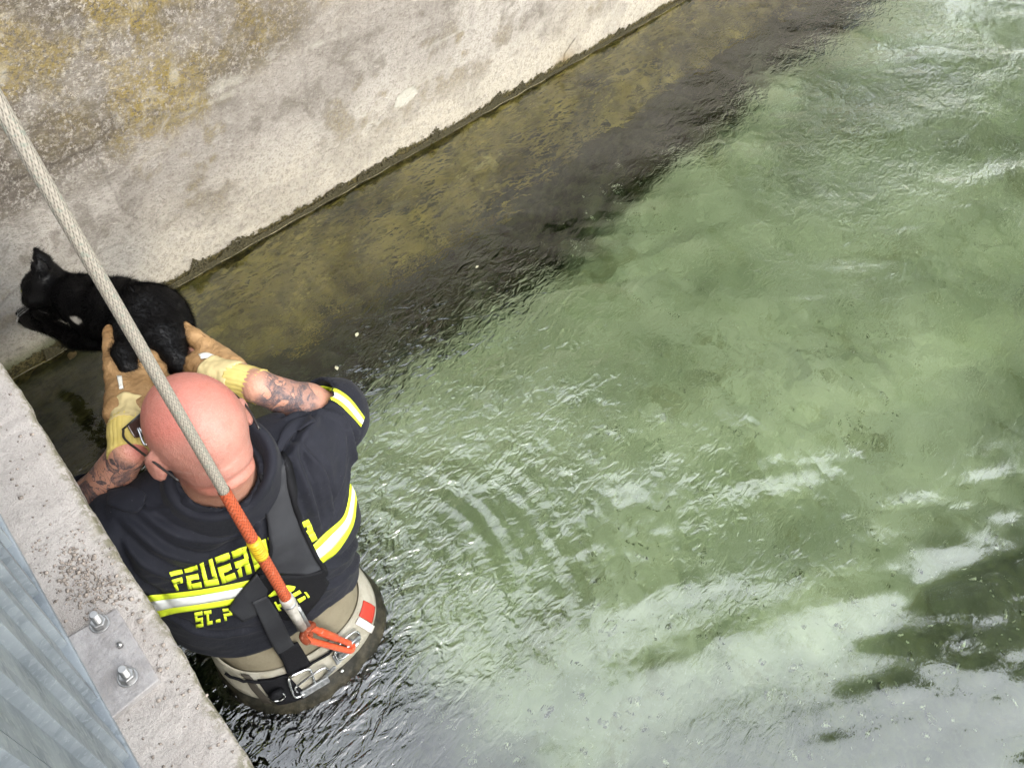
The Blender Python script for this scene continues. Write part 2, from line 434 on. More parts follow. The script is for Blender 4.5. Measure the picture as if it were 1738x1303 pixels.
# dark crust of algae along the waterline
Vs, Fs, Cs = [], [], []
rng = np.random.RandomState(5)
def blob(c, r, V, F, seed):
    t = [(0,0,1),(.94,0,.33),(-.47,.82,.33),(-.47,-.82,.33),(.47,.82,-.33),(-.94,0,-.33),(.47,-.82,-.33),(0,0,-1)]
    b = len(V); s = rng.uniform(.6, 1.35, (8, 1)); q = np.array(t)*s*r+c
    V.extend(map(tuple, q)); F.extend([(b+i, b+j, b+k) for i,j,k in [(0,1,4),(0,4,2),(0,2,5),(0,5,3),(0,3,6),(0,6,1),(7,4,1),(7,2,4),(7,5,2),(7,3,5),(7,6,3),(7,1,6)]])
for i in range(14000):
    x = .42+rng.rand()**1.3*4.0
    thick = .044*(.6+.8*(fbm(np.array([[x*3, 0]]), 3, 81)[0]*.5+.5))
    if .46 < x < .70: thick *= .5
    thick *= np.clip(.5+1.2*fbm(np.array([[x*14, 0], ]), 2, 82)[0]+.7*fbm(np.array([[x*45, 3.]]), 2, 83)[0], .40, 1.7)
    z = -.004+(thick+.004)*rng.rand()**1.3
    blob(np.array([x, WALL_Y-.006, z]), np.array([.0055, .004, .0036])*rng.uniform(.35, 1.15), Vs, Fs, i)
mcr = simple('waterline_algae', (.06,.05,.022), .8, .3, var=.5, scale=200)
o = mesh_np('waterline_algae', np.array(Vs), np.array(Fs), mcr, wall, True); tag(o, kind='stuff')

# meniscus highlight along the wall, painted as a thin pale tube
mglint = simple('meniscus_glint', (.26,.22,.13), .8, .2, var=.6, scale=30)
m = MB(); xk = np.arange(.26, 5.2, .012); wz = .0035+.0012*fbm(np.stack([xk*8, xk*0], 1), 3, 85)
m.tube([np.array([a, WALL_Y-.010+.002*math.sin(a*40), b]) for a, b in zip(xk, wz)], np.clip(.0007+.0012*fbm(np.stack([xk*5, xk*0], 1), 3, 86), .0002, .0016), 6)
m.build('meniscus_glint', mglint, wall, True)

# ---- canal bed
def bed_z(x, y):
    P = np.stack([x, y], 1)
    base = -1.02+.16*sstep(.6, 2.4, x)*sstep(1.6, .2, y)
    trench = -.25*sstep(.50, .08, WALL_Y-y+.18*fbm(P*1.3, 3, 90))
    slab = -.3*sstep(.65, .0, x+.15*fbm(P*2, 3, 91))
    z = base+np.minimum(trench, slab)+.09*fbm(P*2.2, 4, 92)+.035*fbm(P*8, 3, 93)
    dist = WALL_Y-y; lump = fbm(np.stack([x*4, y*9], 1), 4, 94)
    bank = -.05-1.45*np.clip(dist, 0, 9)+.10*lump+.03*fbm(P*18, 3, 89)-6*np.clip(dist-.24+.07*fbm(np.stack([x*2.4, y*3], 1), 3, 88), 0, 9)
    return np.maximum(z, bank)
mbd = Mat('canal_bed', .95, .1, 0, .88)
dark = mbd.attr('weed')  # weed, plus shade of the bridge put into the colour
n_a = mbd.noise(2.6, 6, .65); n_b = mbd.noise(14, 6, .7); n_c = mbd.noise(60, 4, .7)
c = mbd.mix(mbd.ramp(n_a, .35, .65), (.40,.455,.285), (.58,.63,.44))
c = mbd.mix(mbd.math('MULTIPLY', mbd.ramp(n_b, .50, .70), .40), c, (.24,.26,.09))
c = mbd.mix(mbd.math('MULTIPLY', mbd.ramp(n_c, .56, .70), .5), c, (.74,.79,.58))
c = mbd.mix(mbd.math('MULTIPLY', mbd.ramp(mbd.noise(3.1, 6, .7, dist=1.0), .54, .66), .45), c, (.22,.23,.09))
c = mbd.mix(mbd.math('MULTIPLY', mbd.ramp(mbd.vor(21), .10, .05), .5), c, (.80,.82,.66))
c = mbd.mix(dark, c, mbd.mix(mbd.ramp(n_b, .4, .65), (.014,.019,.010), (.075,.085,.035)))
stx = mbd.map((5, 22, 14)); stf = mbd.map((22, 80, 50))
ba = mbd.mix(mbd.ramp(mbd.noise(1.0, 6, .7, stx, .8), .34, .64), (.105,.088,.022), (.40,.315,.08))
ba = mbd.mix(mbd.math('MULTIPLY', mbd.ramp(mbd.noise(1.0, 5, .75, stf, .5), .48, .62), .75), ba, (.055,.05,.014))
ba = mbd.mix(mbd.math('MULTIPLY', mbd.ramp(mbd.noise(2.3, 5, .7), .52, .62), .8), ba, (.03,.036,.014))
ba = mbd.mix(mbd.math('MULTIPLY', mbd.ramp(mbd.noise(3.4, 4, .7), .60, .70), .7), ba, (.62,.52,.17))
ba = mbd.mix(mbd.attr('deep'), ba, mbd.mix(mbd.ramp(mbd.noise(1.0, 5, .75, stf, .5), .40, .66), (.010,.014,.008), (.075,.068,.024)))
c = mbd.mix(mbd.attr('bank'), c, ba)
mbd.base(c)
def bed_fn(P): return np.stack([P[:,0], P[:,1], bed_z(P[:,0], P[:,1])], 1)
def bed_col(P):
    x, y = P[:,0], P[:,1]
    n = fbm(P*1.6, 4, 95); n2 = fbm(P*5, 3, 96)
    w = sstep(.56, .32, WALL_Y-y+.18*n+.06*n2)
    w2 = sstep(.95, .62, x-.25*sstep(.7, 1.1, y)+.16*n+.10*n2)  # bed darkened towards the bridge: its shade painted in along with weed
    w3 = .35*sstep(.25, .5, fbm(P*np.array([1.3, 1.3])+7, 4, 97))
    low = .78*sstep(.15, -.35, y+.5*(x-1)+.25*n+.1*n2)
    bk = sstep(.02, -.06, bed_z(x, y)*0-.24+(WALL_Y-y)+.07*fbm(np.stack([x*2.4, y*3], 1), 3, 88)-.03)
    dp = np.maximum(.92*sstep(.07, .22, (WALL_Y-y)+.20*fbm(np.stack([x*1.6, y*2.5], 1), 4, 87)+.05*n2), .85*sstep(.85, .45, x+.2*n))  # dark weed low on the bank; near the bridge, painted shade
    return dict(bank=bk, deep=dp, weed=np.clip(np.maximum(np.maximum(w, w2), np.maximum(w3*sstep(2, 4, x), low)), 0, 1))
def gspace(lo, a, b, hi, n0, n1, n2): return np.concatenate([np.linspace(lo, a, n0)[:-1], np.linspace(a, b, n1)[:-1], np.linspace(b, hi, n2)])
bx_ = gspace(-4, -.2, 5.5, 30, 20, 330, 60); by_ = np.concatenate([np.linspace(-2.6, -2, 20)[:-1], np.linspace(-2, WALL_Y-.6, 150)[:-1], np.linspace(WALL_Y-.6, WALL_Y+.05, 90), [WALL_Y+.3]])
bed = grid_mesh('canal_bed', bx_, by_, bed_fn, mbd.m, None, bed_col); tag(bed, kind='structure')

# small stones, shells and leaf scraps lying on the bed
rng = np.random.RandomState(78); Vs, Fs = [], []; nb_ = 7000
qx = rng.uniform(.55, 5.5, nb_); qy = rng.uniform(-1.4, WALL_Y-.30, nb_); qz = bed_z(qx, qy); qn = fbm(np.stack([qx, qy], 1)*1.7, 3, 79)
for k in range(nb_):
    if rng.rand() > .55+.9*qn[k]: continue
    r_ = .0035+.011*rng.rand()**3
    blob(np.array([qx[k], qy[k], qz[k]+r_*.25]), np.array([r_*rng.uniform(.8, 1.9), r_*rng.uniform(.6, 1.2), r_*.45]), Vs, Fs, k)
mst = Mat('bed_stones', .9, .1, 0, 1.0); mst.base(mst.mix(mst.ramp(mst.noise(30, 3, .8), .38, .62), (.10,.12,.045), (.74,.78,.58)))
tag(mesh_np('bed_stones', np.array(Vs), np.array(Fs), mst.m, None, True), 'small stones and shell scraps strewn over the pale green canal bed', 'stones', kind='stuff')

# fronds of weed that trail in the current on the bank
rng = np.random.RandomState(77); nf = 5200
fx = rng.uniform(.95, 5.2, nf); fy = WALL_Y-rng.uniform(.01, .24, nf); fz = bed_z(fx, fy); okf = fz < -.05; fx, fy, fz = fx[okf], fy[okf], fz[okf]; nf = len(fx)
Lf = rng.uniform(.03, .11, nf); wd = rng.uniform(.002, .006, nf); az = rng.normal(.0, .35, nf); el = rng.uniform(.05, .7, nf)
dv = np.stack([np.cos(az)*np.cos(el), -np.abs(np.sin(az))*np.cos(el), np.sin(el)], 1); sv2 = np.stack([-np.sin(az), np.cos(az), np.zeros(nf)], 1)
b_ = np.stack([fx, fy, fz-.004], 1); m1 = b_+dv*(Lf*.5)[:,None]+np.array([0,0,.006]); m2 = np.minimum(b_+dv*Lf[:,None]*np.array([1.1,1.1,.5]), [99, 99, -.012]); m1[:,2] = np.minimum(m1[:,2], -.012)
w_ = sv2*wd[:,None]
Vf = np.stack([b_-w_, b_+w_, m1-w_*.8, m1+w_*.8, m2-w_*.15, m2+w_*.15], 1).reshape(-1, 3); k6 = np.arange(nf)*6
Ff = np.concatenate([np.stack([k6, k6+1, k6+3, k6+2], 1), np.stack([k6+2, k6+3, k6+5, k6+4], 1)])
mfr = Mat('water_weed', .8, .15, 0, 1.0); mfr.base(mfr.mix(mfr.ramp(mfr.noise(3, 4, .7), .3, .7), (.05,.045,.013), (.33,.26,.06)))
tag(mesh_np('water_weed', Vf, Ff, mfr.m, None, True), 'olive brown weed trailing under water along the foot of the wall', 'water weed', kind='stuff')

# ---- water: closed body, waves on the surface
MAN_C = np.array([.40, .62])
def wave_h(x, y):
    P = np.stack([x, y], 1)
    wx = .10*fbm(P*1.7, 3, 101); wy = .10*fbm(P*1.7, 3, 102)
    q = np.stack([x+wx, y+wy], 1)
    # rings that run out from the man
    d = np.linalg.norm(P-MAN_C, axis=1); dd = d+.035*fbm(P*5, 3, 103)
    dd = dd+.03*fbm(P*11, 3, 111)
    d3 = d+.05*fbm(P*2.5, 3, 117); arcs = (.0016*np.sin(d3*2*np.pi/.11)+.0013*np.sin(d3*2*np.pi/.067+.7))*np.exp(-np.clip(d-.3, 0, 9)/.55)*sstep(.2, .4, d)*np.clip(.5+1.6*fbm(P*2.2, 3, 118), 0, 1.6)
    ring = arcs+(.0013*np.sin(dd*2*np.pi/.045)+.0012*np.sin(dd*2*np.pi/.085+1.3))*np.exp(-np.clip(d-.2, 0, 9)/.25)*np.clip(.2+1.3*fbm(P*4.5, 3, 104), 0, 2)+.0022*fbm(P*22, 3, 112)*np.exp(-np.clip(d-.15, 0, 9)/.3)
    # churned water to the right of him
    amp = np.exp(-(((x-1.15)/.62)**2+((y-.62)/.50)**2))+.55*np.exp(-(((x-1.75)/.7)**2+((y-.15)/.45)**2))
    ch = .0046*fbm(q*np.array([11, 15]), 4, 105)+.0030*(1-2*np.abs(fbm(q*np.array([7, 9]), 3, 106)))
    # slow swell with long crests, lower right
    u = x*.45+y*.89
    far = sstep(.2, 1.0, d)
    sw = .0055*fbm(np.stack([(x*.89-y*.45)*1.6, u*4.2], 1)+.25*np.stack([wx, wy], 1)*8, 2, 107)
    sw2 = .0022*fbm(np.stack([(x*.8-y*.6)*4, (x*.6+y*.8)*10], 1), 2, 108)*(.3+sstep(-.1, .4, fbm(P*1.1, 2, 109)))
    chop = .0020*fbm(q*np.array([9, 13]), 3, 110)*sstep(1.6, 3.0, x)
    edge_up = .0022*np.exp(-np.clip(WALL_Y-y, 0, 9)/.005)
    return ring+amp*ch*1.1+far*(3.4*sw+2.4*sw2)*(.35+.65*sstep(.8, .0, y))+chop*1.2+edge_up
wx_ = gspace(-4, -.15, 5.6, 30, 40, 760, 130); wy_ = np.concatenate([gspace(-2.6, -1.1, WALL_Y-.03, WALL_Y-.029, 60, 470, 2)[:-1], np.linspace(WALL_Y-.028, WALL_Y+.014, 16), [WALL_Y+.08]])
mwat = bpy.data.materials.new('canal_water'); mwat.use_nodes = True
t = mwat.node_tree; t.nodes.clear(); N = t.nodes; Lk = t.links.new
out = N.new('ShaderNodeOutputMaterial'); mx = N.new('ShaderNodeMixShader'); fr = N.new('ShaderNodeFresnel'); fr.inputs['IOR'].default_value = 1.9
rf = N.new('ShaderNodeBsdfRefraction'); rf.inputs['IOR'].default_value = 1.33; rf.inputs['Roughness'].default_value = 0.0; rf.inputs['Color'].default_value = (.97,1,.96,1)
gl = N.new('ShaderNodeBsdfGlossy'); gl.inputs['Roughness'].default_value = 0.015; gl.inputs['Color'].default_value = (1,1,1,1)
geo = N.new('ShaderNodeNewGeometry')
def wnoise(scale, detail, dist, vec):
    q = N.new('ShaderNodeTexNoise'); q.inputs['Scale'].default_value = scale; q.inputs['Detail'].default_value = detail; q.inputs['Distortion'].default_value = dist
    q.inputs['Roughness'].default_value = .55; Lk(vec, q.inputs['Vector']); return q.outputs['Fac']
mpw = N.new('ShaderNodeMapping'); mpw.inputs['Rotation'].default_value = (0, 0, -.6); mpw.inputs['Scale'].default_value = (.6, 1.25, 1); Lk(geo.outputs['Position'], mpw.inputs[0])
chn = N.new('ShaderNodeAttribute'); chn.attribute_name = 'churn'
nA = wnoise(27, 2, .9, mpw.outputs[0]); nB = wnoise(62, 2, .5, mpw.outputs[0])
mA = N.new('ShaderNodeMath'); mA.operation = 'MULTIPLY_ADD'; Lk(nB, mA.inputs[0]); mA.inputs[1].default_value = .35; Lk(nA, mA.inputs[2])
mB_ = N.new('ShaderNodeMath'); mB_.operation = 'MULTIPLY'; Lk(mA.outputs[0], mB_.inputs[0]); Lk(chn.outputs['Fac'], mB_.inputs[1])
bmp = N.new('ShaderNodeBump'); bmp.inputs['Distance'].default_value = .006; bmp.inputs['Strength'].default_value = 1.0; Lk(mB_.outputs[0], bmp.inputs['Height'])
for nd in (fr, rf, gl): Lk(bmp.outputs[0], nd.inputs['Normal'])
Lk(fr.outputs[0], mx.inputs[0]); Lk(rf.outputs[0], mx.inputs[1]); Lk(gl.outputs[0], mx.inputs[2]); Lk(mx.outputs[0], out.inputs['Surface'])
va = N.new('ShaderNodeVolumeAbsorption'); va.inputs['Color'].default_value = (.70,.80,.62,1); va.inputs['Density'].default_value = .40; Lk(va.outputs[0], out.inputs['Volume'])
A_, B_ = np.meshgrid(wx_, wy_, indexing='ij'); hh = wave_h(A_.ravel(), B_.ravel())
edge = np.minimum(sstep(-4, -3, A_.ravel()), sstep(30, 29, A_.ravel()))
V = np.stack([A_.ravel(), B_.ravel(), hh*edge], 1)
nx, ny = len(wx_), len(wy_)
i = (np.arange(nx-1)[:, None]*ny+np.arange(ny-1)[None]).ravel()
Fq = [tuple(f) for f in np.stack([i, i+ny, i+ny+1, i+1], 1)]
top = np.arange(nx*ny).reshape(nx, ny)
rim = list(top[:, 0])+list(top[-1, 1:])+list(top[-2::-1, -1])+list(top[0, -2:0:-1])
b0 = len(V); V = np.vstack([V, np.stack([V[rim, 0], V[rim, 1], np.full(len(rim), -2.3)], 1)])
m_ = len(rim)
Fall = np.array(Fq); sides = np.array([(rim[(k+1) % m_], rim[k], b0+k, b0+(k+1) % m_) for k in range(m_)])
allf = [tuple(r) for r in np.vstack([Fall, sides])]+[tuple(b0+k for k in range(m_-1, -1, -1))]
_xy = V[:, :2]; _d = np.linalg.norm(_xy-MAN_C, axis=1)
churn = .17+.95*np.exp(-(((_xy[:,0]-1.10)/.95)**2+((_xy[:,1]-.65)/.60)**2))+.55*np.exp(-(((_xy[:,0]-2.2)/.9)**2+((_xy[:,1]-.1)/.6)**2))+.5*sstep(2.4, 3.6, _xy[:,0])+.6*np.exp(-np.clip(_d-.2, 0, 9)/.16)
churn = churn*(.25+1.1*sstep(-.35, .35, fbm(_xy*1.9, 3, 115)))*sstep(.05, .35, WALL_Y-_xy[:,1])*sstep(-.75, -.1, _xy[:,1]+.25*fbm(_xy*1.5, 3, 116))+.05
water = mesh_np('canal_water', V, np.vstack([Fall, sides]), mwat, None, True, dict(churn=churn))
bmw = bmesh.new(); bmw.from_mesh(water.data); bmesh.ops.holes_fill(bmw, edges=[e for e in bmw.edges if e.is_boundary], sides=0)
bmw.to_mesh(water.data); bmw.free(); tag(water, kind='structure')

# ---- ground behind the walls and unseen trees, some added to block mirrored sky
mg = simple('ground_grass', (.07,.09,.03), .9, .2, var=.4, scale=4)
mb = MB(); mb.box((-150, WALL_Y+.45, 1.2), (200, 200, 1.45)); mb.box((-150, -200, -2.4), (200, -2.55, .6)); tag(mb.build('ground', mg), kind='structure')
mleaf = simple('tree_leaf', (.05,.075,.02), .7, .3, var=.5, scale=3)
mbark = simple('tree_bark', (.09,.07,.05), .9, .2, var=.3, scale=12)
def tree(x, y, zb, hgt, rad, label, seed):
    e = empty('tree', (x, y, zb), label, 'tree', 'unseen trees mirrored in the canal')
    r = np.random.RandomState(seed); mb = MB()
    mb.tube(spline([(x, y, zb), (x+.2, y-.1, zb+hgt*.35), (x+.1, y+.1, zb+hgt*.8)], 8), np.linspace(.28, .06, 8), 10)
    cl = []
    for k in range(9):
        th = r.rand()*6.28; hh_ = r.uniform(.35, .9)
        c_ = np.array([x, y, zb])+np.array([math.cos(th)*rad*r.uniform(.4, .8), math.sin(th)*rad*r.uniform(.4, .8), hgt*hh_])
        cl.append(c_); mb.tube([(x, y, zb+hgt*hh_*.6), c_], [.08, .02], 6)
    mb.build('trunk', mbark, e, True)
    n = 9000; cc = np.array(cl+[np.array([x, y, zb+hgt*.93])])
    ctr = cc[r.randint(0, len(cc), n)]+r.normal(0, 1, (n, 3))*np.array([rad*.34, rad*.34, hgt*.11])
    u = r.normal(0, 1, (n, 3)); u /= np.linalg.norm(u, axis=1)[:, None]; w = np.cross(u, r.normal(0, 1, (n, 3))); w /= np.linalg.norm(w, axis=1)[:, None]
    s = r.uniform(.10, .24, (n, 1))
    V = np.stack([ctr-u*s, ctr+w*s*.6, ctr+u*s, ctr-w*s*.6], 1).reshape(-1, 3)
    o = mesh_np('crown', V, np.arange(4*n).reshape(n, 4), mleaf, e, False)
for (x, y, zb, hg, rd, lb, sd_) in [(8.6, 3.4, 1.45, 10.8, 3.2, 'broad green tree on the bank above the canal wall, nearest the water', 1), (6.4, 5.6, 1.45, 9.8, 3.0, 'leafy green tree set back on the bank above the canal wall', 2),
        (14.5, 4.2, 1.45, 14, 3.8, 'tall green tree farthest down the canal on the wall side', 3), (10.6, 2.4, 1.45, 13.6, 3.7, 'spreading green tree added out of view on the wall side to block mirrored sky', 7),
        (14.0, -3.0, .6, 14.6, 3.6, 'tall green tree added out of view on the low bank to block mirrored sky', 8), (19.0, -4.6, .6, 14.0, 4.4, 'broad green tree added out of view farthest down the low bank to block mirrored sky', 5), (31.5, 0.4, .6, 15.0, 5.0, 'large green tree added out of view beyond the canal to close gaps of mirrored sky', 9)]:
    tree(x, y, zb, hg, rd, lb, sd_)

# ---- concrete ledge of the footbridge
LZ = .90
l0 = at(0, 610, z=LZ); l1 = at(430, 1303, z=LZ)
LD = (l0-l1); LD[2] = 0; LD /= np.linalg.norm(LD)             # along the ledge, towards the wall
LN = np.array([LD[1], -LD[0], 0])                             # to the water side
def led(s, n, z): return l1+LD*s+LN*n+np.array([0, 0, z-LZ])  # s along, n towards water (edge at 0)
mc = Mat('ledge_concrete', .9, .25)
lo_ = mc.attr('edge')
n1 = mc.noise(9, 5, .6); n2 = mc.noise(130, 5, .75); n3 = mc.noise(420, 3, .7)
c = mc.mix(mc.ramp(n1, .35, .65), (.66,.60,.56), (.78,.715,.67))
c = mc.mix(mc.math('MULTIPLY', mc.ramp(n2, .50, .64), .45), c, (.46,.40,.36))
c = mc.mix(mc.math('MULTIPLY', mc.ramp(n3, .60, .70), .5), c, (.92,.88,.84))
c = mc.mix(mc.math('MULTIPLY', mc.ramp(n3, .38, .30), .55), c, (.27,.23,.20))
c = mc.mix(mc.math('MULTIPLY', lo_, mc.ramp(mc.noise(70, 5, .8), .40, .56)), c, (.21,.20,.09))
mc.base(c); mc.bump(n2, .004); mc.bump(n3, .002)
ledge = empty('concrete_ledge', led(.4, -.1, LZ), 'pale rough concrete ledge of the bridge with mossy outer edge above the man', 'ledge')
ss = np.concatenate([np.linspace(-3, -.1, 40)[:-1], np.linspace(-.1, 1.0, 300)[:-1], np.linspace(1.0, 1.6, 30)])
prof = [(-2.2, LZ), (-1.2, LZ)]+[(n_, LZ) for n_ in np.linspace(-.35, -.012, 95)]+[(-.006, LZ-.001), (-.002, LZ-.005), (0, LZ-.012)]+[(0.0, z_) for z_ in np.linspace(LZ-.02, LZ-.22, 24)]+[(-.01, LZ-.23), (-2.2, LZ-.23)]
prof = np.array(prof)
SS, KK = np.meshgrid(ss, np.arange(len(prof)), indexing='ij'); sv_, kv = SS.ravel(), KK.ravel()
nn_, zz_ = prof[kv, 0], prof[kv, 1]
P2 = np.stack([sv_, nn_], 1); P3 = np.stack([sv_, nn_, zz_], 1)
wob = .004*fbm(P3*9, 3, 120)+.003*fbm(P3*40, 3, 121)
top_ = (zz_ > LZ-.006)
V = l1+LD*sv_[:, None]+LN*(nn_+np.where(nn_ > -.02, wob, 0))[:, None]
V[:, 2] = zz_+np.where(top_, .0018*fbm(P2*18, 4, 122)+.0012*fbm(P2*70, 3, 123), 0)
edgem = np.where(zz_ < LZ-.004, .8, .7*sstep(-.018, .0, nn_+.016*fbm(P2*25, 3, 124)))
nk = len(prof); i = (np.arange(len(ss)-1)[:, None]*nk+np.arange(nk-1)[None]).ravel()
mesh_np('ledge_slab', V, np.stack([i, i+nk, i+nk+1, i+1], 1), mc.m, ledge, True, dict(edge=edgem))

# ---- base plate with two anchor bolts
pc = [at(109, 1057, z=LZ+.010), at(206, 1047, z=LZ+.010), at(277, 1160, z=LZ+.010), at(195, 1212, z=LZ+.010)]
def sn(p): q = p-l1; return np.array([q@LD, q@LN])
psn = np.array([sn(p) for p in pc])
mp = Mat('plate_steel', .6, .4, .15)
c = mp.mix(mp.ramp(mp.noise(35, 5, .7), .35, .65), (.42,.395,.39), (.58,.55,.545))
c = mp.mix(mp.math('MULTIPLY', mp.ramp(mp.noise(160, 4, .7), .52, .64), .5), c, (.52,.48,.45))
mp.base(c); mp.bump(mp.noise(120, 4, .7), .002)
plate = empty('base_plate', led(psn[:,0].mean(), psn[:,1].mean(), LZ), 'grey steel base plate bolted to the concrete ledge', 'base plate')
s_lo, s_hi = psn[2:,0].mean(), psn[:2,0].mean(); n_lo, n_hi = min(psn[0,1], psn[3,1])-.05, psn[1:3,1].mean()
mb = MB(); V = [led(s, n, z) for z in (LZ-.004, LZ+.013) for (s, n) in ((s_lo-.008, n_lo), (s_lo+.006, n_hi), (s_hi, n_hi), (s_hi, n_lo))]
for q_ in (6, 7): V[q_][2] = LZ+.006
mb.add(V, [(0,3,2,1),(4,5,6,7),(0,1,5,4),(1,2,6,5),(2,3,7,6),(3,0,4,7)]); bevel(mb.build('plate', mp.m, plate), .002)
mz = simple('bright_zinc', (.36,.355,.35), .36, .5, .9, var=.12, scale=90)
def bolt_mesh():
    a = MB(); a.tube([(0,0,0), (0,0,.0025)], .0122, 28); w_ = a
    b = MB(); th = math.pi/6
    b.tube([(0,0,.0025), (0,0,.0130)], .0102, 6)
    c_ = MB(); zsw = np.linspace(.0130, .034, 30); c_.tube([(0,0,.0090)]+[(0,0,z_) for z_ in zsw], [.0050]+[.0050+.0005*math.sin(k*2.1) for k in range(30)], 16)
    return w_, b, c_
for (px, py) in ((168, 1056), (217, 1149)):
    p = at(px, py, z=LZ+.012); ob = None; zb_ = LZ+.0062+.007*(s_hi-sn(p)[0])/(s_hi-s_lo)
    for nm, q, sm in zip(('washer', 'nut', 'threaded_stud'), bolt_mesh(), (False, False, True)):
        a = random.uniform(0, 1); ca, sa = math.cos(a), math.sin(a)
        q.v = [(p[0]+x*ca-y*sa, p[1]+x*sa+y*ca, zb_+z) for x, y, z in q.v]
        if nm == 'nut': ob = bevel(q.build('nut', mz, plate), .0014); 
        elif nm == 'washer': wa = bevel(q.build('washer', mz, plate), .0006)
        else: q.build('threaded_stud', mz, plate, False)
mb = MB(); p = at(204, 1095, z=LZ+.010); mb.tube([p, p+np.array([0,0,.006])], [.004, .003], 10); mb.build('rivet', mz, plate, True)

# ---- galvanised trapezoidal cladding sheet on the outside of the railing
mgal = Mat('galvanised_steel', .62, .3, .1)
vg = mgal.vor(95, 'F1', None, 'Color'); gs = mgal.N.new('ShaderNodeSeparateXYZ'); mgal.L(vg, gs.inputs[0])
c = mgal.mix(gs.outputs[0], (.25,.285,.32), (.35,.39,.43))
c = mgal.mix(mgal.ramp(mgal.noise(7, 4, .6), .4, .65), c, (.42,.465,.505))
c = mgal.mix(mgal.math('MULTIPLY', mgal.ramp(mgal.noise(180, 3, .7), .56, .68), .4), c, (.58,.63,.67))
mgal.base(c); mgal.rough(mgal.ramp(gs.outputs[1], 0, 1, .55, .7)); mgal.bump(mgal.noise(150, 3, .6), .0006)
b0_ = at(0, 870, z=LZ+.004); b1_ = at(240, 1303, z=LZ+.004)
BD = b0_-b1_; BL_ = np.linalg.norm(BD); BD /= BL_; BN = np.array([BD[1], -BD[0], 0])
sheet = empty('cladding_sheet', (b0_+b1_)/2, 'galvanised corrugated steel sheet standing on the ledge at lower left', 'metal sheet')
UPV = np.array([0, 0, 1.0])
per = .082; HS = .75
prof2 = []; s_ = -1.0
while s_ < .75:
    prof2 += [(s_, 0), (s_+.026, 0), (s_+.028, .009), (s_+.042, .009), (s_+.043, -.018), (s_+.050, -.018), (s_+.051, .006), (s_+.064, .006), (s_+.065, -.018), (s_+.072, -.018), (s_+.074, 0)]
    s_ += per
prof2 = np.array(prof2); off = -.012
V = []; zl = [.022, .030]+list(np.linspace(.06, HS, 14))
for k, z_ in enumerate(zl):
    for (s, n) in prof2: V.append(b1_+BD*s+BN*(n+off)+UPV*z_)
nk = len(prof2); Fq = [(k*nk+j, k*nk+j+1, (k+1)*nk+j+1, (k+1)*nk+j) for k in range(len(zl)-1) for j in range(nk-1)]
o = mesh_np('corrugated_panel', np.array(V), Fq, mgal.m, sheet, False)
so = o.modifiers.new('solid', 'SOLIDIFY'); so.thickness = .0015
mb = MB()
V = [b1_+BD*s+BN*n+UPV*z_ for z_ in (0, .024) for (s, n) in ((-1, -.034), (-1, 0), (.75, 0), (.75, -.034))]
mb.add(V, [(0,3,2,1),(4,5,6,7),(0,1,5,4),(1,2,6,5),(2,3,7,6),(3,0,4,7)]); bevel(mb.build('bottom_flange', mgal.m, sheet), .002)

# ---- grit and pebbles on the ledge
mgr = simple('grit', (.42,.36,.31), .9, .2, var=.45, scale=150)
Vs, Fs = [], []
rng = np.random.RandomState(11)
for k in range(620):
    if k < 430:
        c0, c1 = np.array(sn(at(100, 930, z=LZ))), np.array(sn(at(190, 1040, z=LZ)))
        t_ = rng.rand(); q = c0+(c1-c0)*t_+rng.normal(0, .018, 2)
    else: q = np.array([rng.uniform(.0, .8), rng.uniform(-.13, -.004)])
    if s_lo-.01 < q[0] < s_hi+.004 and q[1] < n_hi+.004: continue
    if q[1] > -.005: continue
    r_ = rng.uniform(.0009, .0026)*(1.5 if rng.rand() < .1 else 1)
    blob(led(q[0], q[1], LZ+r_*.4), np.array([r_, r_, r_*.7]), Vs, Fs, k)
tag(mesh_np('ledge_grit', np.array(Vs), np.array(Fs), mgr, None, True), 'loose sandy grit scattered over the concrete ledge', 'grit', kind='stuff')
PL = ['largest tan pebble near the ledge rim beside the upper plate bolt', 'tan pebble right of the plate by the ledge rim', 'larger of two touching pebbles at the lower right plate corner', 'smaller of two touching pebbles at the lower right plate corner', 'tiny tan pebble between the plate and the ledge rim', 'tiny pebble above the largest one beside the grit patch', 'tan pebble just below the lower right plate corner', 'lone pebble at the ledge rim below the plate', 'lone small pebble at the ledge rim, farthest from the plate but one', 'tiny pebble in the middle of the bare ledge below the plate', 'lowest pebble, alone near the bottom rim of the ledge', 'pebble at the left end of the grit patch', 'pebble at the right upper side of the grit patch', 'pebble in the middle of the grit patch above the plate']
for ip, (px, py, r_) in enumerate([(238,1053,.0062),(277,1094,.0045),(271,1136,.0055),(284,1133,.0045),(262,1095,.0032),(236,1018,.0034),(270,1188,.0045),(321,1172,.0045),(350,1180,.0040),(300,1198,.0036),(357,1268,.0036),(135,1010,.0036),(192,990,.0045),(160,1022,.0042)]):
    Vs, Fs = [], []; blob(at(px, py, z=LZ+r_*.5), np.array([r_, r_*.9, r_*.75]), Vs, Fs, 0)
    o = mesh_np('pebble', np.array(Vs), np.array(Fs), mgr, None, True); sb = o.modifiers.new('s', 'SUBSURF'); sb.levels = 1; sb.render_levels = 2
    tag(o, PL[ip], 'pebble', 'pebbles on the ledge')

# ================================================================== THE FIREFIGHTER
man = empty('person', (.40, .62, -1.0), 'bald firefighter in navy short sleeved shirt standing waist deep, lifting a cat', 'person')
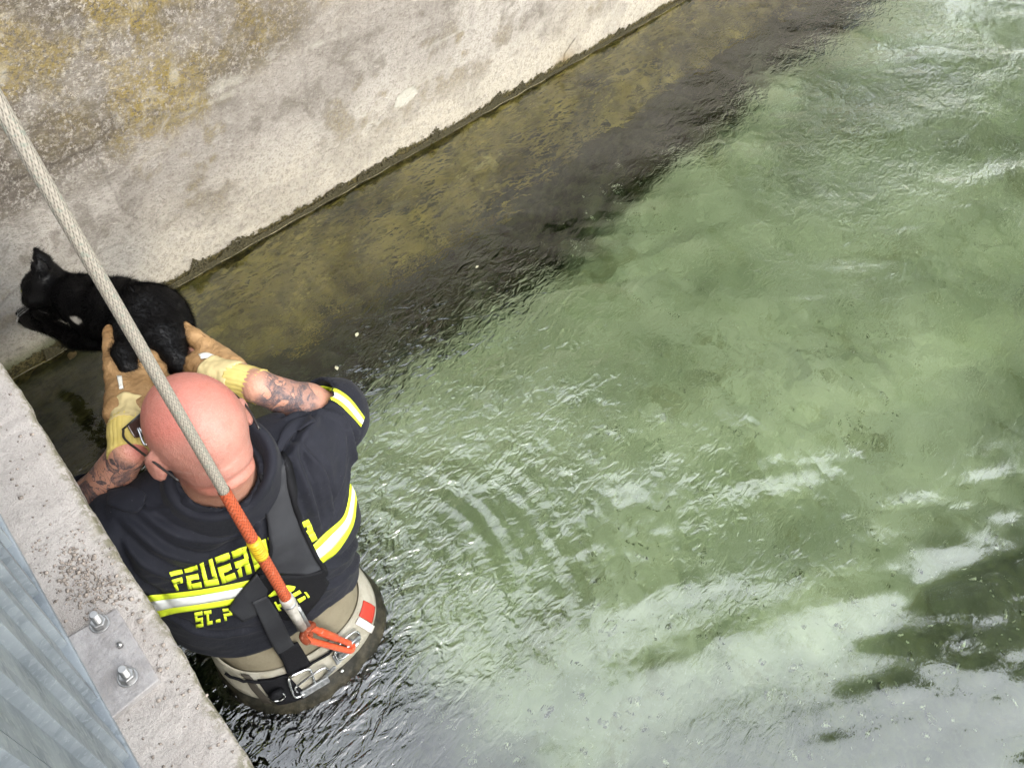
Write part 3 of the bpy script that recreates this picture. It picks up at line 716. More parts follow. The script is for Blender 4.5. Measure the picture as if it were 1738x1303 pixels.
# ---- joints
HEADC = at(331, 722, z=.79)
EARM = np.array([.356, .760, .74])
hf = np.array([-.02, .93, -.36]); hr = np.array([.157+.01, -.009, 0]); hr /= np.linalg.norm(hr)
hf = hf-hr*(hf@hr); hf /= np.linalg.norm(hf); hu = np.cross(hr, hf); HM = np.array([hr, hf, hu])
def hp(r, f, u): return HEADC+hr*r+hf*f+hu*u
SHL, SHR = np.array([.205, .79, .555]), np.array([.505, .715, .565])
ELL, ELR = at(140, 885, z=.46), at(562, 704, z=.52)
WRL, WRR = at(219, 765, z=.685), at(438, 656, z=.665)
HDL, HDR = at(226, 640, z=.625), at(338, 606, z=.605)          # palm centres
NECK0, NECK1 = np.array([.352, .742, .60]), hp(0, -.03, -.075)
TZ = [-.25, -.05, .05, .12, .20, .35, .46, .54, .60, .645, .68]
TC = np.array([[.40,.585],[.40,.600],[.397,.632],[.391,.660],[.374,.700],[.362,.712],[.354,.732],[.350,.742],[.350,.745],[.351,.748],[.352,.75]])
TR = np.array([[.150,.125],[.152,.122],[.150,.115],[.150,.112],[.158,.105],[.180,.118],[.186,.112],[.178,.104],[.150,.090],[.10,.076],[.06,.06]])
TY = np.radians([0,-2,-6,-12,-21,-22,-22,-20,-14,-8,0])
def torso(P, grow=0.0, zs_=TZ, C=TC, R=TR, Yw=TY):
    z = P[:,2]; cx = np.interp(z, zs_, C[:,0]); cy = np.interp(z, zs_, C[:,1]); rx = np.interp(z, zs_, R[:,0])+grow; ry = np.interp(z, zs_, R[:,1])+grow
    yw = np.interp(z, zs_, Yw) if Yw is not None else np.zeros(len(z))
    dx, dy = (P[:,0]-cx), (P[:,1]-cy); cs, sn_ = np.cos(yw), np.sin(yw)
    dx, dy = dx*cs+dy*sn_, -dx*sn_+dy*cs
    k0 = (np.abs(dx/rx)**2.35+np.abs(dy/ry)**2.35)**(1/2.35)
    return np.maximum((k0-1)*np.minimum(rx, ry), np.maximum(z-zs_[-1], zs_[0]-z))
def arm_pts(sh, el, wr): return [sh, el, el+(wr-el)*.35, wr]
def skin_sdf(P):
    d = torso(P, -.006)
    for sh, el, wr in ((SHL, ELL, WRL), (SHR, ELR, WRR)):
        d = smin(d, s_chain(P, arm_pts(sh, el, wr), [.060, .043, .043, .031], .02), .03)
    for wr, hd in ((WRL, HDL), (WRR, HDR)):
        d = smin(d, s_cap(P, wr, hd, .030, .030), .015)
    d = smin(d, s_cap(P, NECK0, NECK1, .070, .055), .025)
    # head
    h = s_ell(P, hp(0, -.004, .004), (.0795, .098, .089), HM)
    h = smin(h, s_ell(P, hp(0, .022, -.062), (.058, .078, .068), HM), .03)            # face and jaw
    h = smin(h, s_ell(P, hp(0, .045, -.105), (.042, .042, .026), HM), .03)             # chin
    h = smin(h, s_ell(P, hp(0, -.052, -.050), (.050, .042, .036), HM), .022)            # nape
    h = smin(h, s_cap(P, hp(0, .093, -.020), hp(0, .112, -.056), .009, .0145), .012)   # nose
    h = smin(h, s_cap(P, hp(-.045, .083, -.012), hp(.045, .083, -.012), .009), .014)   # brow
    for sg in (-1, 1):
        h = smax(h, -s_ell(P, hp(sg*.031, .099, -.030), (.019, .014, .013), HM), .010)
        Mx = frame(hf*.35+hr*sg*.94, hu-.18*hf)
        e = s_ell(P, hp(sg*.0865, -.004, -.028), (.019, .0085, .033), frame(hr*sg*.85-hf*.5, hu+hf*-.15))
        e = smax(e, -s_ell(P, hp(sg*.098, .0, -.028), (.006, .004, .014), frame(hr*sg*.85-hf*.5, hu)), .005)
        h = smin(h, e, .007)
    h = smin(h, s_cap(P, hp(-.020, .096, -.082), hp(.020, .096, -.082), .007), .008)   # lips
    h = smax(h, -s_cap(P, hp(-.022, .105, -.0825), hp(.022, .105, -.0825), .0022), .004)
    d = smin(d, h, .022)
    # rolls of skin at the nape
    a = -((P-HEADC)@hf); u = (P-HEADC)@hu; back = sstep(.03, .08, a)
    d = d-.0045*back*np.exp(-((u+.082+.05*((P-HEADC)@hr)**2/.01)/.009)**2)+.005*back*np.exp(-((u+.066+.04*((P-HEADC)@hr)**2/.01)/.0055)**2)
    for sg in (-1, 1):                                                                  # legs under water
        d = smin(d, s_chain(P, [(.40+sg*.085, .61, -.10), (.40+sg*.10, .63, -.52), (.40+sg*.105, .60, -.93)], [.085, .055, .045], .02), .04)
        d = smin(d, s_cap(P, (.40+sg*.105, .60, -.95), (.40+sg*.115, .74, -.97), .04, .032), .02)
    return d
V, Fq = nets(skin_sdf, (.02, .36, -1.02), (.74, 1.16, .92), .0055)
V = relax(V, Fq, 2, .4)
hv = (V-HEADC)@HM.T
# colour: sun-reddened scalp, stubble, tattoos on the forearms
n1 = fbm(V*14, 4, 200)*.5+.5; n2 = fbm(V*120, 3, 201)*.5+.5
cbase = np.array([.62, .25, .19]); red = np.array([.64, .185, .15]); pale_ = np.array([.60, .33, .24])
headm = sstep(-.12, -.05, hv[:,2])*sstep(.16, .13, np.linalg.norm(hv, axis=1))
colr = pale_*np.array([.92, .84, .80])*np.ones((len(V), 1))
colr = colr*(1-headm[:,None])+(cbase*n1[:,None]+red*(1-n1[:,None]))*headm[:,None]
stub = headm*sstep(-.005, -.045, hv[:,1]+.25*hv[:,2]+.02*(n1-.5))*sstep(-.075, -.05, hv[:,2])*.0
side = headm*sstep(.045, .0, hv[:,2]+.02*(n1-.5)-.25*np.clip(-hv[:,1], 0, 1))*sstep(-.075, -.06, hv[:,2])*sstep(.06, .03, hv[:,1])
stub = side*.45
colr = colr*(1-stub[:,None])+np.array([.40, .27, .215])*stub[:,None]*(.7+.6*n2[:,None])
spot = sstep(.46, .62, fbm(V*70, 2, 207))*headm*.35+sstep(.3, .6, fbm(V*22, 3, 208))*.25*headm
colr = colr*(1-spot[:,None])+np.array([.50, .17, .12])*spot[:,None]
scar = headm*np.exp(-((hv[:,2]+.030+.6*hv[:,0]**2+.012*fbm(V*18, 2, 205))/.0018)**2)*sstep(0, -.05, hv[:,1])*.5
colr = colr*(1-scar[:,None])+np.array([.75, .5, .42])*scar[:,None]
for sg, el, wr, sd_ in ((-1, ELL, WRL, 3), (1, ELR, WRR, 9)):
    ax = wr-el; L_ = np.linalg.norm(ax); ax = ax/L_
    q = V-el; tt = q@ax; rad = np.linalg.norm(q-tt[:,None]*ax, axis=1)
    on = sstep(.035, .055, tt)*sstep(L_+.02, L_, tt)*(rad < .075)
    if sg > 0: on = on*sstep(.075, .10, tt)
    INK = np.maximum(INK, on) if 'INK' in globals() else on
msk = Mat('skin', .42, .45)
ca = msk.attr('skin_tone', 'Color'); ik = msk.attr('tattoo')
t1 = msk.noise(17, 1.5, .4, dist=1.6); t2 = msk.noise(27, 1, .4, dist=2.2); t3 = msk.noise(140, 3, .6)
l1 = msk.ramp(msk.math('ABSOLUTE', msk.math('SUBTRACT', t1, .5)), .030, .012); l2 = msk.ramp(msk.math('ABSOLUTE', msk.math('SUBTRACT', t2, .47)), .026, .010)
fl = msk.math('MULTIPLY', msk.ramp(t1, .49, .52), msk.ramp(t2, .38, .62, .45, .95))
inkm = msk.math('MULTIPLY', msk.math('MINIMUM', msk.math('MAXIMUM', msk.math('MAXIMUM', l1, l2), fl), .93), ik)
ca = msk.mix(msk.math('MULTIPLY', inkm, msk.ramp(t3, .3, .6, .7, 1.0)), ca, (.055,.062,.080))
pn_ = msk.noise(420, 3, .6)
msk.base(msk.mix(msk.math('MULTIPLY', msk.ramp(pn_, .5, .7), .22), msk.mix(msk.math('MULTIPLY', msk.ramp(msk.noise(260, 3, .7), .55, .68), .30), ca, (.36, .13, .10)), (.80, .47, .40)))
msk.b.inputs['Subsurface Weight'].default_value = .12; msk.b.inputs['Subsurface Radius'].default_value = (.01, .004, .002); msk.b.inputs['Subsurface Scale'].default_value = .5
msk.bump(pn_, .0009); msk.bump(msk.noise(120, 4, .6), .0014); msk.rough(msk.ramp(msk.noise(55, 4, .7), .3, .7, .30, .52))
mesh_np('body', V, Fq, msk.m, man, True, dict(skin_tone=colr, tattoo=INK))
meye = simple('eye_white', (.75,.74,.70), .2, .5, var=.05)
for sg in (-1, 1):
    bm_ = bmesh.new(); bmesh.ops.create_uvsphere(bm_, u_segments=16, v_segments=10, radius=.0115, matrix=Matrix.Translation(Vector(hp(sg*.031, .0835, -.030))))
    me = bpy.data.meshes.new('eye'); bm_.to_mesh(me); bm_.free(); me.materials.append(meye); link(bpy.data.objects.new('eye', me), man)

# ---- shirt
ST = [.06, .14, .22, .30, .38, .46, .54, .60, .645, .675]
SC = np.array([[.385,.640],[.376,.680],[.369,.697],[.364,.706],[.360,.718],[.354,.732],[.350,.742],[.350,.745],[.351,.745],[.352,.745]])
SR = np.array([[.195,.140],[.203,.138],[.210,.139],[.214,.138],[.212,.134],[.206,.126],[.190,.118],[.155,.102],[.105,.084],[.078,.075]])
SY = np.radians([-16,-20,-22,-22,-22,-22,-20,-14,-8,0])
def shirt_sdf(P):
    d = torso(P, 0, ST, SC, SR, SY)
    d = smin(d, s_chain(P, [SHL+[-.01,0,.005], ELL, ELL+(WRL-ELL)*.22], [.082, .074, .066], .03), .055)
    d = smin(d, s_chain(P, [SHR+[-.02,0,.01], ELR, ELR+(WRR-ELR)*.16], [.086, .074, .062], .03), .055)
    d = smin(d, s_chain(P, [(.53,.70,.50), (.555,.64,.34)], [.05, .03], .03), .06)      # slack under the sleeve
    d = smin(d, s_cap(P, NECK0, NECK0+(NECK1-NECK0)*.52, .080, .072), .03)
    for el, wr, a in ((ELL, WRL, .10), (ELR, WRR, .02)):                                # cut the sleeves off square and hollow them
        ax = (wr-el)/np.linalg.norm(wr-el)
        near = np.linalg.norm(P-el, axis=1) < .16
        t_ = (P-el)@ax
        hol = s_cap(P, el+ax*.02, wr, .060)
        d = np.where(near, smax(d, -hol, .004), d)
    d = smax(d, -s_cap(P, NECK0+(NECK1-NECK0)*.46, NECK1, .066, .064), .004)
    # hem: higher on the right-hand side
    hem = .195+.02*np.sin(P[:,0]*19)-.03*np.clip((P[:,0]-.45)/.1, 0, 1)
    d = smax(d, hem-P[:,2], .01)
    d = smax(d, -np.maximum(torso(P, .016), P[:,2]-hem-.03), .004)
    return d
V, Fq = nets(shirt_sdf, (-.02, .38, .02), (.76, 1.0, .76), .005)
V = relax(V, Fq, 3, .5)
Nn = vnormals(V, Fq)
Vs0 = V.copy()
bv0 = bvh_of(V, Fq)
def cast(px, py, bv):
    d = raydir(px, py); d = d/np.linalg.norm(d)
    h = bv.ray_cast(Vector(CAMP), Vector(d))
    if h[0] is None:
        # nearest surface point to the line of sight
        best = None
        for t_ in np.linspace(1.1, 2.1, 60):
            q = CAMP+d*t_; r = bv.find_nearest(Vector(q))
            if r[0] is not None and (best is None or r[3] < best[2]): best = (r[0], r[1], r[3])
        return np.array(best[0]), np.array(best[1])
    n = h[1]
    if n.dot(Vector(d)) > 0: n = -n
    return np.array(h[0]), np.array(n)
# folds: lines in the cloth, raised on one side and sunk on the other
disp = .0045*fbm(V*np.array([9, 9, 7]), 3, 240)+.0035*(1-2*np.abs(fbm(V*np.array([7, 7, 16])+.5*fbm(V*5, 2, 241)[:,None], 3, 242)))
folds = [([(205,905),(250,950),(320,975),(400,950)], .010, .006), ([(230,890),(290,935),(350,945),(410,915)], .009, .005), ([(260,875),(310,905),(370,910),(420,890)], .008, .004),
         ([(195,925),(225,985),(270,1010)], .009, .004),
         ([(470,790),(500,750),(525,715)], .009, .008), ([(500,705),(540,697),(575,705),(598,770)], .008, .008), ([(520,760),(545,790),(560,850)], .008, .006), ([(500,755),(520,810),(540,880)], .008, .006),
         ([(478,765),(495,820),(515,880)], .006, .004), ([(590,700),(606,740),(600,800)], .008, .005), ([(585,770),(575,830),(560,880)], .012, .005), ([(545,960),(575,950),(610,920)], .009, .005), ([(560,990),(590,970),(612,940)], .008, .005),
         ([(420,870),(415,920),(405,960)], .010, .004), ([(440,850),(445,900)], .008, .003), ([(300,1050),(350,1070),(410,1070)], .008, .004), ([(215,855),(260,862),(300,850)], .007, .004), ([(170,880),(200,930),(225,990)], .010, .005), ([(330,850),(370,870),(410,850)], .007, .004)]
for pts, w_, a_ in folds:
    C3 = spline([cast(p[0], p[1], bv0)[0] for p in pts], 14)
    best = np.full(len(V), 9.); sgn = np.zeros(len(V))
    for s0, s1 in zip(C3[:-1], C3[1:]):
        u = s1-s0; L2 = u@u+1e-9; t_ = np.clip(((V-s0)@u)/L2, 0, 1); q = V-s0-t_[:,None]*u; dd = np.linalg.norm(q, axis=1)
        sd2 = np.einsum('ij,ij->i', np.cross(np.tile(u/np.sqrt(L2), (len(V), 1)), Nn), q)
        m_ = dd < best; best = np.where(m_, dd, best); sgn = np.where(m_, sd2, sgn)
    edge_ = np.exp(-(best/(w_*3.2))**2)
    disp = disp+a_*3.0*edge_*(sgn/(w_*1.1))*np.exp(-(sgn/(w_*1.3))**2)
outer = sstep(-.2, .3, np.einsum('ij,ij->i', Nn, V-np.stack([np.interp(V[:,2], ST, SC[:,0]), np.interp(V[:,2], ST, SC[:,1]), V[:,2]], 1))/.1)
V = V+Nn*(disp*np.maximum(outer, .25))[:,None]
SHV, SHF = V, Fq
bvs = bvh_of(V, Fq)
msh = Mat('navy_cloth', .72, .17)
weave = msh.noise(900, 2, .5); n1 = msh.noise(7, 5, .6)
c = msh.mix(msh.ramp(n1, .3, .7), (.0085,.0095,.0155), (.017,.018,.027))
c = msh.mix(msh.math('MULTIPLY', msh.ramp(msh.noise(26, 6, .75, dist=1.5), .58, .74), .25), c, (.085,.09,.105))
c = msh.mix(msh.math('MULTIPLY', msh.ramp(msh.noise(300, 2, .5), .74, .78), .5), c, (.32,.33,.34))
msh.base(c); msh.bump(weave, .0006); msh.bump(msh.noise(45, 4, .6), .002)
msh.b.inputs['Sheen Weight'].default_value = .03
shirt = mesh_np('shirt', V, Fq, msh.m, man, True)

# ---- draping of flat pieces over the cloth
def drape(name, fn, nu, nv, bv, off, mat, parent, thick=.0015, smooth=True, flat=0):
    """fn(u,v)->photo pixel; the piece is laid on the surface found there"""
    P, Nm = [], []
    for i in range(nu+1):
        for j in range(nv+1):
            p, n = cast(*fn(i/nu, j/nv), bv); P.append(p); Nm.append(n)
    P = np.array(P).reshape(nu+1, nv+1, 3); Nm = np.array(Nm).reshape(nu+1, nv+1, 3)
    for _ in range(2+flat):
        for A_ in (Nm, P) if flat else (Nm,):
            B_ = A_.copy(); B_[1:-1] = (A_[:-2]+2*A_[1:-1]+A_[2:])/4; A_[:] = B_
            B_ = A_.copy(); B_[:,1:-1] = (A_[:,:-2]+2*A_[:,1:-1]+A_[:,2:])/4; A_[:] = B_
    Nm /= np.linalg.norm(Nm, axis=2)[:,:,None]
    V = (P+Nm*off).reshape(-1, 3); k = nv+1
    F_ = [(i*k+j, (i+1)*k+j, (i+1)*k+j+1, i*k+j+1) for i in range(nu) for j in range(nv)]
    # make faces look away from the body
    a, b, c_, d_ = [V[q] for q in F_[len(F_)//2]]
    if np.cross(c_-a, d_-b) @ Nm.reshape(-1, 3)[F_[len(F_)//2][0]] < 0: F_ = [f[::-1] for f in F_]
    o = mesh_np(name, V, F_, mat, parent, smooth)
    if thick:
        m = o.modifiers.new('solid', 'SOLIDIFY'); m.thickness = thick; m.offset = -1
    return o
def strip(A_, B_):
    A_ = np.array(A_, float); B_ = np.array(B_, float)
    SA = spline(A_, 60); SB = spline(B_, 60)
    def fn(u, v):
        x = u*59; i = min(int(x), 58); f = x-i
        a = SA[i]*(1-f)+SA[i+1]*f; b = SB[i]*(1-f)+SB[i+1]*f
        return tuple(a*(1-v)+b*v)
    return fn
# ---- waders
WZ = [-.30, -.14, -.06, -.005, .012, .028, .040, .100, .125, .20, .30]
WC = np.array([[.40,.58],[.40,.595],[.400,.606],[.399,.617],[.398,.624],[.397,.632],[.396,.638],[.390,.662],[.386,.670],[.374,.697],[.364,.712]])
WY = np.radians([0,0,-2,-4,-5,-6,-8,-13,-15,-20,-22])
WR = np.array([[.165,.145],[.185,.162],[.203,.180],[.204,.180],[.200,.174],[.192,.164],[.186,.156],[.172,.138],[.178,.138],[.190,.127],[.195,.124]])

def wader_sdf(P):
    d = torso(P, 0, WZ, WC, WR, WY)
    for sg in (-1, 1):
        d = smin(d, s_chain(P, [(.40+sg*.085, .59, -.14), (.40+sg*.10, .62, -.52), (.40+sg*.105, .60, -.90)], [.10, .08, .07], .02), .03)
        d = smin(d, s_cap(P, (.40+sg*.105, .59, -.96), (.40+sg*.118, .77, -.975), .055, .045), .03)
    return d
V, Fq = nets(wader_sdf, (.12, .38, -1.06), (.70, .90, .32), .008)
V = relax(V, Fq, 3, .5); Nn = vnormals(V, Fq)
thw = np.arctan2(V[:,1]-.61, V[:,0]-.40)
V = V+Nn*((.0045*(1-2*np.abs(fbm(np.stack([thw*3.2, V[:,2]*4, 0*thw], 1)+.4*fbm(V*9, 2, 303)[:,None], 3, 304))))*sstep(.05, .02, V[:,2])+.005*fbm(V*np.array([8, 8, 14]), 4, 300)+.002*fbm(V*np.array([25, 25, 60]), 2, 301)*sstep(.12, .2, V[:,2]))[:,None]
wet = sstep(.050, .035, V[:,2]+.010*fbm(V*14, 3, 302))
mwd = Mat('wader_cloth', .6, .35)
wt = mwd.attr('wet')
n1 = mwd.noise(9, 5, .6)
dry = mwd.mix(mwd.ramp(n1, .3, .7), (.215,.185,.125), (.285,.25,.175))
dry = mwd.mix(mwd.math('MULTIPLY', mwd.ramp(mwd.noise(40, 5, .7, dist=2), .58, .70), .35), dry, (.14,.12,.08))
wetc = mwd.mix(mwd.ramp(mwd.noise(22, 6, .75), .40, .68), (.016,.015,.010), (.06,.052,.034))
mwd.base(mwd.mix(wt, dry, wetc)); mwd.rough(mwd.ramp(wt, 0, 1, .7, .42)); mwd.b.inputs['Specular IOR Level'].default_value = .15; mwd.bump(mwd.noise(60, 4, .6), .002); mwd.bump(mwd.noise(700, 2, .5), .0005)
mesh_np('waders', V, Fq, mwd.m, man, True, dict(wet=wet))
WDV, WDF = V, Fq
bvb = bvh_of(np.vstack([SHV, V]), np.vstack([SHF, Fq+len(SHV)]))
bvw = bvh_of(V, Fq)

# ---- rescue belt
mcream = Mat('belt_webbing', .7, .3)
c = mcream.mix(mcream.ramp(mcream.noise(18, 5, .7), .35, .65), (.62,.57,.44), (.76,.72,.60))
c = mcream.mix(mcream.math('MULTIPLY', mcream.ramp(mcream.noise(45, 5, .8), .56, .68), .5), c, (.35,.31,.22))
mcream.base(c); mcream.bump(mcream.wave(420, 0, None, 'Z'), .0006)
mred = simple('red_fabric', (.55,.045,.025), .6, .3, var=.15)
mblk = simple('black_webbing', (.008,.008,.010), .75, .15, var=.3, scale=300, bump=.0008)
mchr = simple('polished_steel', (.62,.63,.64), .2, .5, 1.0, var=.08, scale=40)
mgun = simple('worn_steel', (.30,.31,.32), .38, .5, .85, var=.35, scale=70)
def waist_(th, z, r=0.0):
    cx = np.interp(z, WZ, WC[:,0]); cy = np.interp(z, WZ, WC[:,1]); rx = np.interp(z, WZ, WR[:,0])+r; ry = np.interp(z, WZ, WR[:,1])+r
    c_, s_ = math.cos(th), math.sin(th); e = 2/2.35
    a, b = rx*abs(c_)**e*math.copysign(1, c_), ry*abs(s_)**e*math.copysign(1, s_); yw = np.interp(z, WZ, WY); ca_, sa_ = math.cos(yw), math.sin(yw)
    return np.array([cx+a*ca_-b*sa_, cy+a*sa_+b*ca_, z])
waist = waist_
belt = empty  # (name kept free)
def belt_band(name, th0, th1, z0, z1, r, mat, parent, n=90, th_=.004):
    V = []; zs_ = np.linspace(z0, z1, 7)
    for k in range(n+1):
        th = th0+(th1-th0)*k/n
        for j, z in enumerate(zs_):
            V.append(waist(th, z, r-.003*abs(j-3)/3))
    F_ = [(k*7+j, (k+1)*7+j, (k+1)*7+j+1, k*7+j+1) for k in range(n) for j in range(6)]
    o = mesh_np(name, np.array(V), F_, mat, parent, True)
    m = o.modifiers.new('solid', 'SOLIDIFY'); m.thickness = th_; m.offset = 0
    return o
bb = belt_band('rescue_belt', -math.pi, math.pi, .036, .104, .009, mcream.m, man)
rad = math.radians
def th_at(px, py, z):
    q = at(px, py, z=z); return min((np.linalg.norm(waist(t_, z, .012)-q), t_) for t_ in np.linspace(-math.pi, .5, 400))[1]
T_RING, T_BUCK, T_KNOB, T_KEEP, T_RED = th_at(588, 1095, .08), th_at(522, 1150, .065), th_at(470, 1145, .065), th_at(436, 1155, .07), th_at(632, 1040, .07)
belt_band('red_patch', T_RED-.12, T_RED+.14, .046, .092, .0145, mred, bb, 14, .002)
belt_band('white_tab', T_RED-.25, T_RED-.14, .038, .092, .016, simple('white_webbing', (.74,.70,.66), .7, .3), bb, 8, .003)
belt_band('black_keeper', T_KEEP-.05, T_KEEP+.06, .034, .106, .0155, simple('dark_keeper', (.05,.042,.032), .6, .3), bb, 6, .003)
belt_band('black_strap', T_KNOB-.16, T_KNOB+.22, .030, .092, .0155, mblk, bb, 14, .004)
def wframe(th, z, r):
    p = waist(th, z, r); t_ = waist(th+.02, z, r)-waist(th-.02, z, r); t_ /= np.linalg.norm(t_); up = np.array([0, 0, 1.]); n = np.cross(t_, up); return p, t_, up, n
def loop(th, z, r, w, h, tk, tilt=0.0, n=40, power=3.2, roll=0.0):
    """a bent-wire ring lying against the belt"""
    p, t_, up, nn = wframe(th, z, r); tilt = tilt-.45; up = up*math.cos(tilt)+nn*math.sin(tilt)
    a, b = t_*math.cos(roll)+up*math.sin(roll), up*math.cos(roll)-t_*math.sin(roll); P = []
    for k in range(n+1):
        q = 2*math.pi*k/n; c_, s_ = math.cos(q), math.sin(q)
        P.append(p+a*w*abs(c_)**(2/power)*math.copysign(1, c_)+b*h*abs(s_)**(2/power)*math.copysign(1, s_))
    m = MB(); m.tube(P, tk, 10, False); return m
loop(T_RING, .080, .027, .030, .020, .0042, .5, power=2.0).build('d_ring', mgun, bb, True)
loop(T_RING, .080, .021, .036, .027, .0030, .1, power=2.6).build('ring_plate', mchr, bb, True)
def plate_on(th, z, r, w, h, tk, tilt=0, roll=0):
    p, t_, up, nn = wframe(th, z, r); a, b = t_*math.cos(roll)+up*math.sin(roll), up*math.cos(roll)-t_*math.sin(roll)
    tilt = tilt-.45; b = b*math.cos(tilt)+nn*math.sin(tilt); c_ = np.cross(a, b)
    m = MB(); m.box((-w, -h, -tk), (w, h, tk)); m.v = [tuple(p+a*x+b*y+c_*z_) for x, y, z_ in m.v]; return m
bevel(plate_on(T_RING-.08, .068, .016, .030, .017, .0022).build('ring_base', mgun, bb), .004, 3)
loop(T_BUCK-.06, .068, .022, .026, .036, .0034, .0, power=5).build('buckle_frame', mchr, bb, True)
loop(T_BUCK+.03, .060, .019, .040, .024, .0028, .3, power=4, roll=.25).build('buckle_frame', mchr, bb, True)
bevel(plate_on(T_BUCK, .044, .020, .034, .010, .003, roll=.1).build('buckle_bar', mgun, bb), .002)
bevel(plate_on(T_BUCK+.14, .052, .020, .034, .0045, .003, roll=.75).build('buckle_bar', mgun, bb), .002)
for th, z in ((T_BUCK-.15, .042), (T_BUCK+.24, .040), (T_BUCK-.06, .095), (T_BUCK+.08, .092)):
    p, t_, up, nn = wframe(th, z, .019); m = MB(); m.tube([p, p+nn*.006], [.006, .0045], 12); m.build('rivet', mchr, bb, True)
loop(T_KNOB-.02, .058, .025, .015, .015, .0022, .2, power=2).build('small_ring', mchr, bb, True)
p, t_, up, nn = wframe(T_KNOB, .065, .021); m = MB(); m.tube([p-t_*.004, p+nn*.012], [.019, .013], 18); m.build('rubber_knob', mblk, bb, True)
m = MB(); m.tube([waist(rad(a), .094+.002*math.sin(a), .019) for a in range(int(math.degrees(T_KEEP))-20, int(math.degrees(T_RING)), 4)], .0034, 8); m.build('cord', mblk, bb, True)

# ---- lettering and reflective tape on the back
myel = simple('fluorescent_yellow', (.66,.80,.035), .55, .4, var=.06, scale=80, k=.95)
msil = simple('reflective_silver', (.78,.80,.78), .35, .5, var=.08, scale=60, k=.85)
tb = strip([(284,971), (310,964), (337,956), (363,946), (391,936), (420,925), (452,912), (474,903), (496,893), (526,878)], [(298,1000), (318,998), (346,994), (375,989), (403,979), (431,969), (463,954), (484,944), (507,932), (542,911)])
GL = {'F': [[0,.76,1,1],[0,.36,.85,.60],[0,0,.30,.37]], 'E': [[0,.76,1,1],[0,.36,.92,.60],[0,.0,.30,.37],[.29,0,1,.24]], 'U': [[0,.24,.30,1],[.68,.24,1,1],[0,0,1,.25]],
      'R': [[0,.76,1,1],[.70,.55,1,.77],[0,.36,.96,.58],[0,0,.30,.37],[.60,0,.98,.37]], 'W': [[0,.24,.26,1],[.37,.2,.63,.8],[.74,.24,1,1],[0,0,1,.25]], 'H': [[0,0,.3,1],[.3,.40,.7,.62],[.7,0,1,1]],
      'S': [[0,.76,1,1],[0,.5,.3,.77],[0,.40,1,.60],[.7,.2,1,.41],[0,0,1,.22]], 'T': [[.0,.74,1,.98],[.30,.22,.62,.75],[.30,0,1,.23]], '.': [[.2,0,.75,.22]], 'P': [[0,.76,1,1],[.68,.55,1,.77],[0,.36,1,.58],[0,0,.3,.37]]}
def letters(word, fn, u0, u1, slant=0.0):
    n = len(word); w = (u1-u0)/n
    for k, ch in enumerate(word):
        o_ = None; VV, FF = [], []
        for (x0, y0, x1, y1) in GL[ch]:
            nu, nv = max(2, int((x1-x0)*7)), max(2, int((y1-y0)*8)); b = len(VV)
            for i in range(nu+1):
                for j in range(nv+1):
                    x = x0+(x1-x0)*i/nu; y = y0+(y1-y0)*j/nv
                    p, n_ = cast(*fn(u0+w*(k+.06+.84*x+slant*y), 1-y), bvs)
                    VV.append(p+n_*.0022)
            q = nv+1; FF += [(b+i*q+j, b+(i+1)*q+j, b+(i+1)*q+j+1, b+i*q+j+1) for i in range(nu) for j in range(nv)]
        o_ = mesh_np('letter', np.array(VV), FF, myel, shirt, True)
        mm = o_.modifiers.new('solid', 'SOLIDIFY'); mm.thickness = .0012; mm.offset = 0
letters('FEUERWEHR', tb, 0, 1)
tb2 = strip([(329,1038), (350,1034), (370,1032), (395,1030)], [(333,1064), (352,1059), (374,1053), (397,1048)])
letters('ST.P', tb2, 0, 1)
def tape(A_, B_, nu, nv=3, cut=(.0, .27, .70, 1.0)):
    f = strip(A_, B_)
    for k, (a, b) in enumerate(zip(cut[:-1], cut[1:])):
        drape('reflective_stripe', lambda u, v: f(u, a+(b-a)*v), nu, nv, bvs, .0020+(.0006 if k == 1 else 0), (myel, msil, myel)[k], shirt, .001)
tape([(225,1010), (252,1009), (284,1006), (342,999), (420,984), (470,968), (524,931)], [(235,1052), (272,1046), (298,1039), (342,1033), (400,1023), (480,1003), (545,957)], 60)
tape([(526,929), (551,904), (580,878), (590,850), (593,821)], [(546,956), (574,933), (598,893), (604,855), (605,826)], 26)
tape([(512,668), (535,655), (562,657), (592,675), (618,708)], [(522,684), (545,677), (565,680), (588,697), (612,724)], 26, cut=(0, .30, .72, 1.0))

# ---- collar, epaulettes
def slab(name, fn, nu, nv, bv, off, thick, mat=None): return drape(name, fn, nu, nv, bv, off, mat or msh.m, shirt, thick, True, 1)
V = []; nth = 64
ax = NECK1-NECK0; ax /= np.linalg.norm(ax); ux = np.array([1., 0, 0]); ux -= ax*(ux@ax); ux /= np.linalg.norm(ux); uy = np.cross(ax, ux)
for k in range(nth+1):
    th = math.radians(112)+math.radians(316)*k/nth
    d_ = ux*math.cos(th)+uy*math.sin(th); bk = max(0, -math.sin(th)); rt = max(0, math.cos(th))
    c0 = NECK0+ax*(.056+.012*rt)
    pro = [(.070, -.005), (.074+.012*rt, .030+.022*rt), (.088+.012*rt, .034+.024*rt), (.093+.016*rt, .020+.010*rt), (.098+.018*rt+.006*bk, -.004-.010*bk), (.100+.02*rt+.01*bk, -.016-.012*bk)]
    pp = spline([np.array([r, h, 0]) for r, h in pro], 14)
    for q in pp: V.append(c0+d_*q[0]*(1-.08*bk)+ax*(q[1]+.003*math.sin(th*5)))
F_ = [(k*14+j, (k+1)*14+j, (k+1)*14+j+1, k*14+j+1) for k in range(nth) for j in range(13)]
o = mesh_np('collar', np.array(V), F_, msh.m, shirt, True); m_ = o.modifiers.new('solid', 'SOLIDIFY'); m_.thickness = .0035; m_.offset = 0
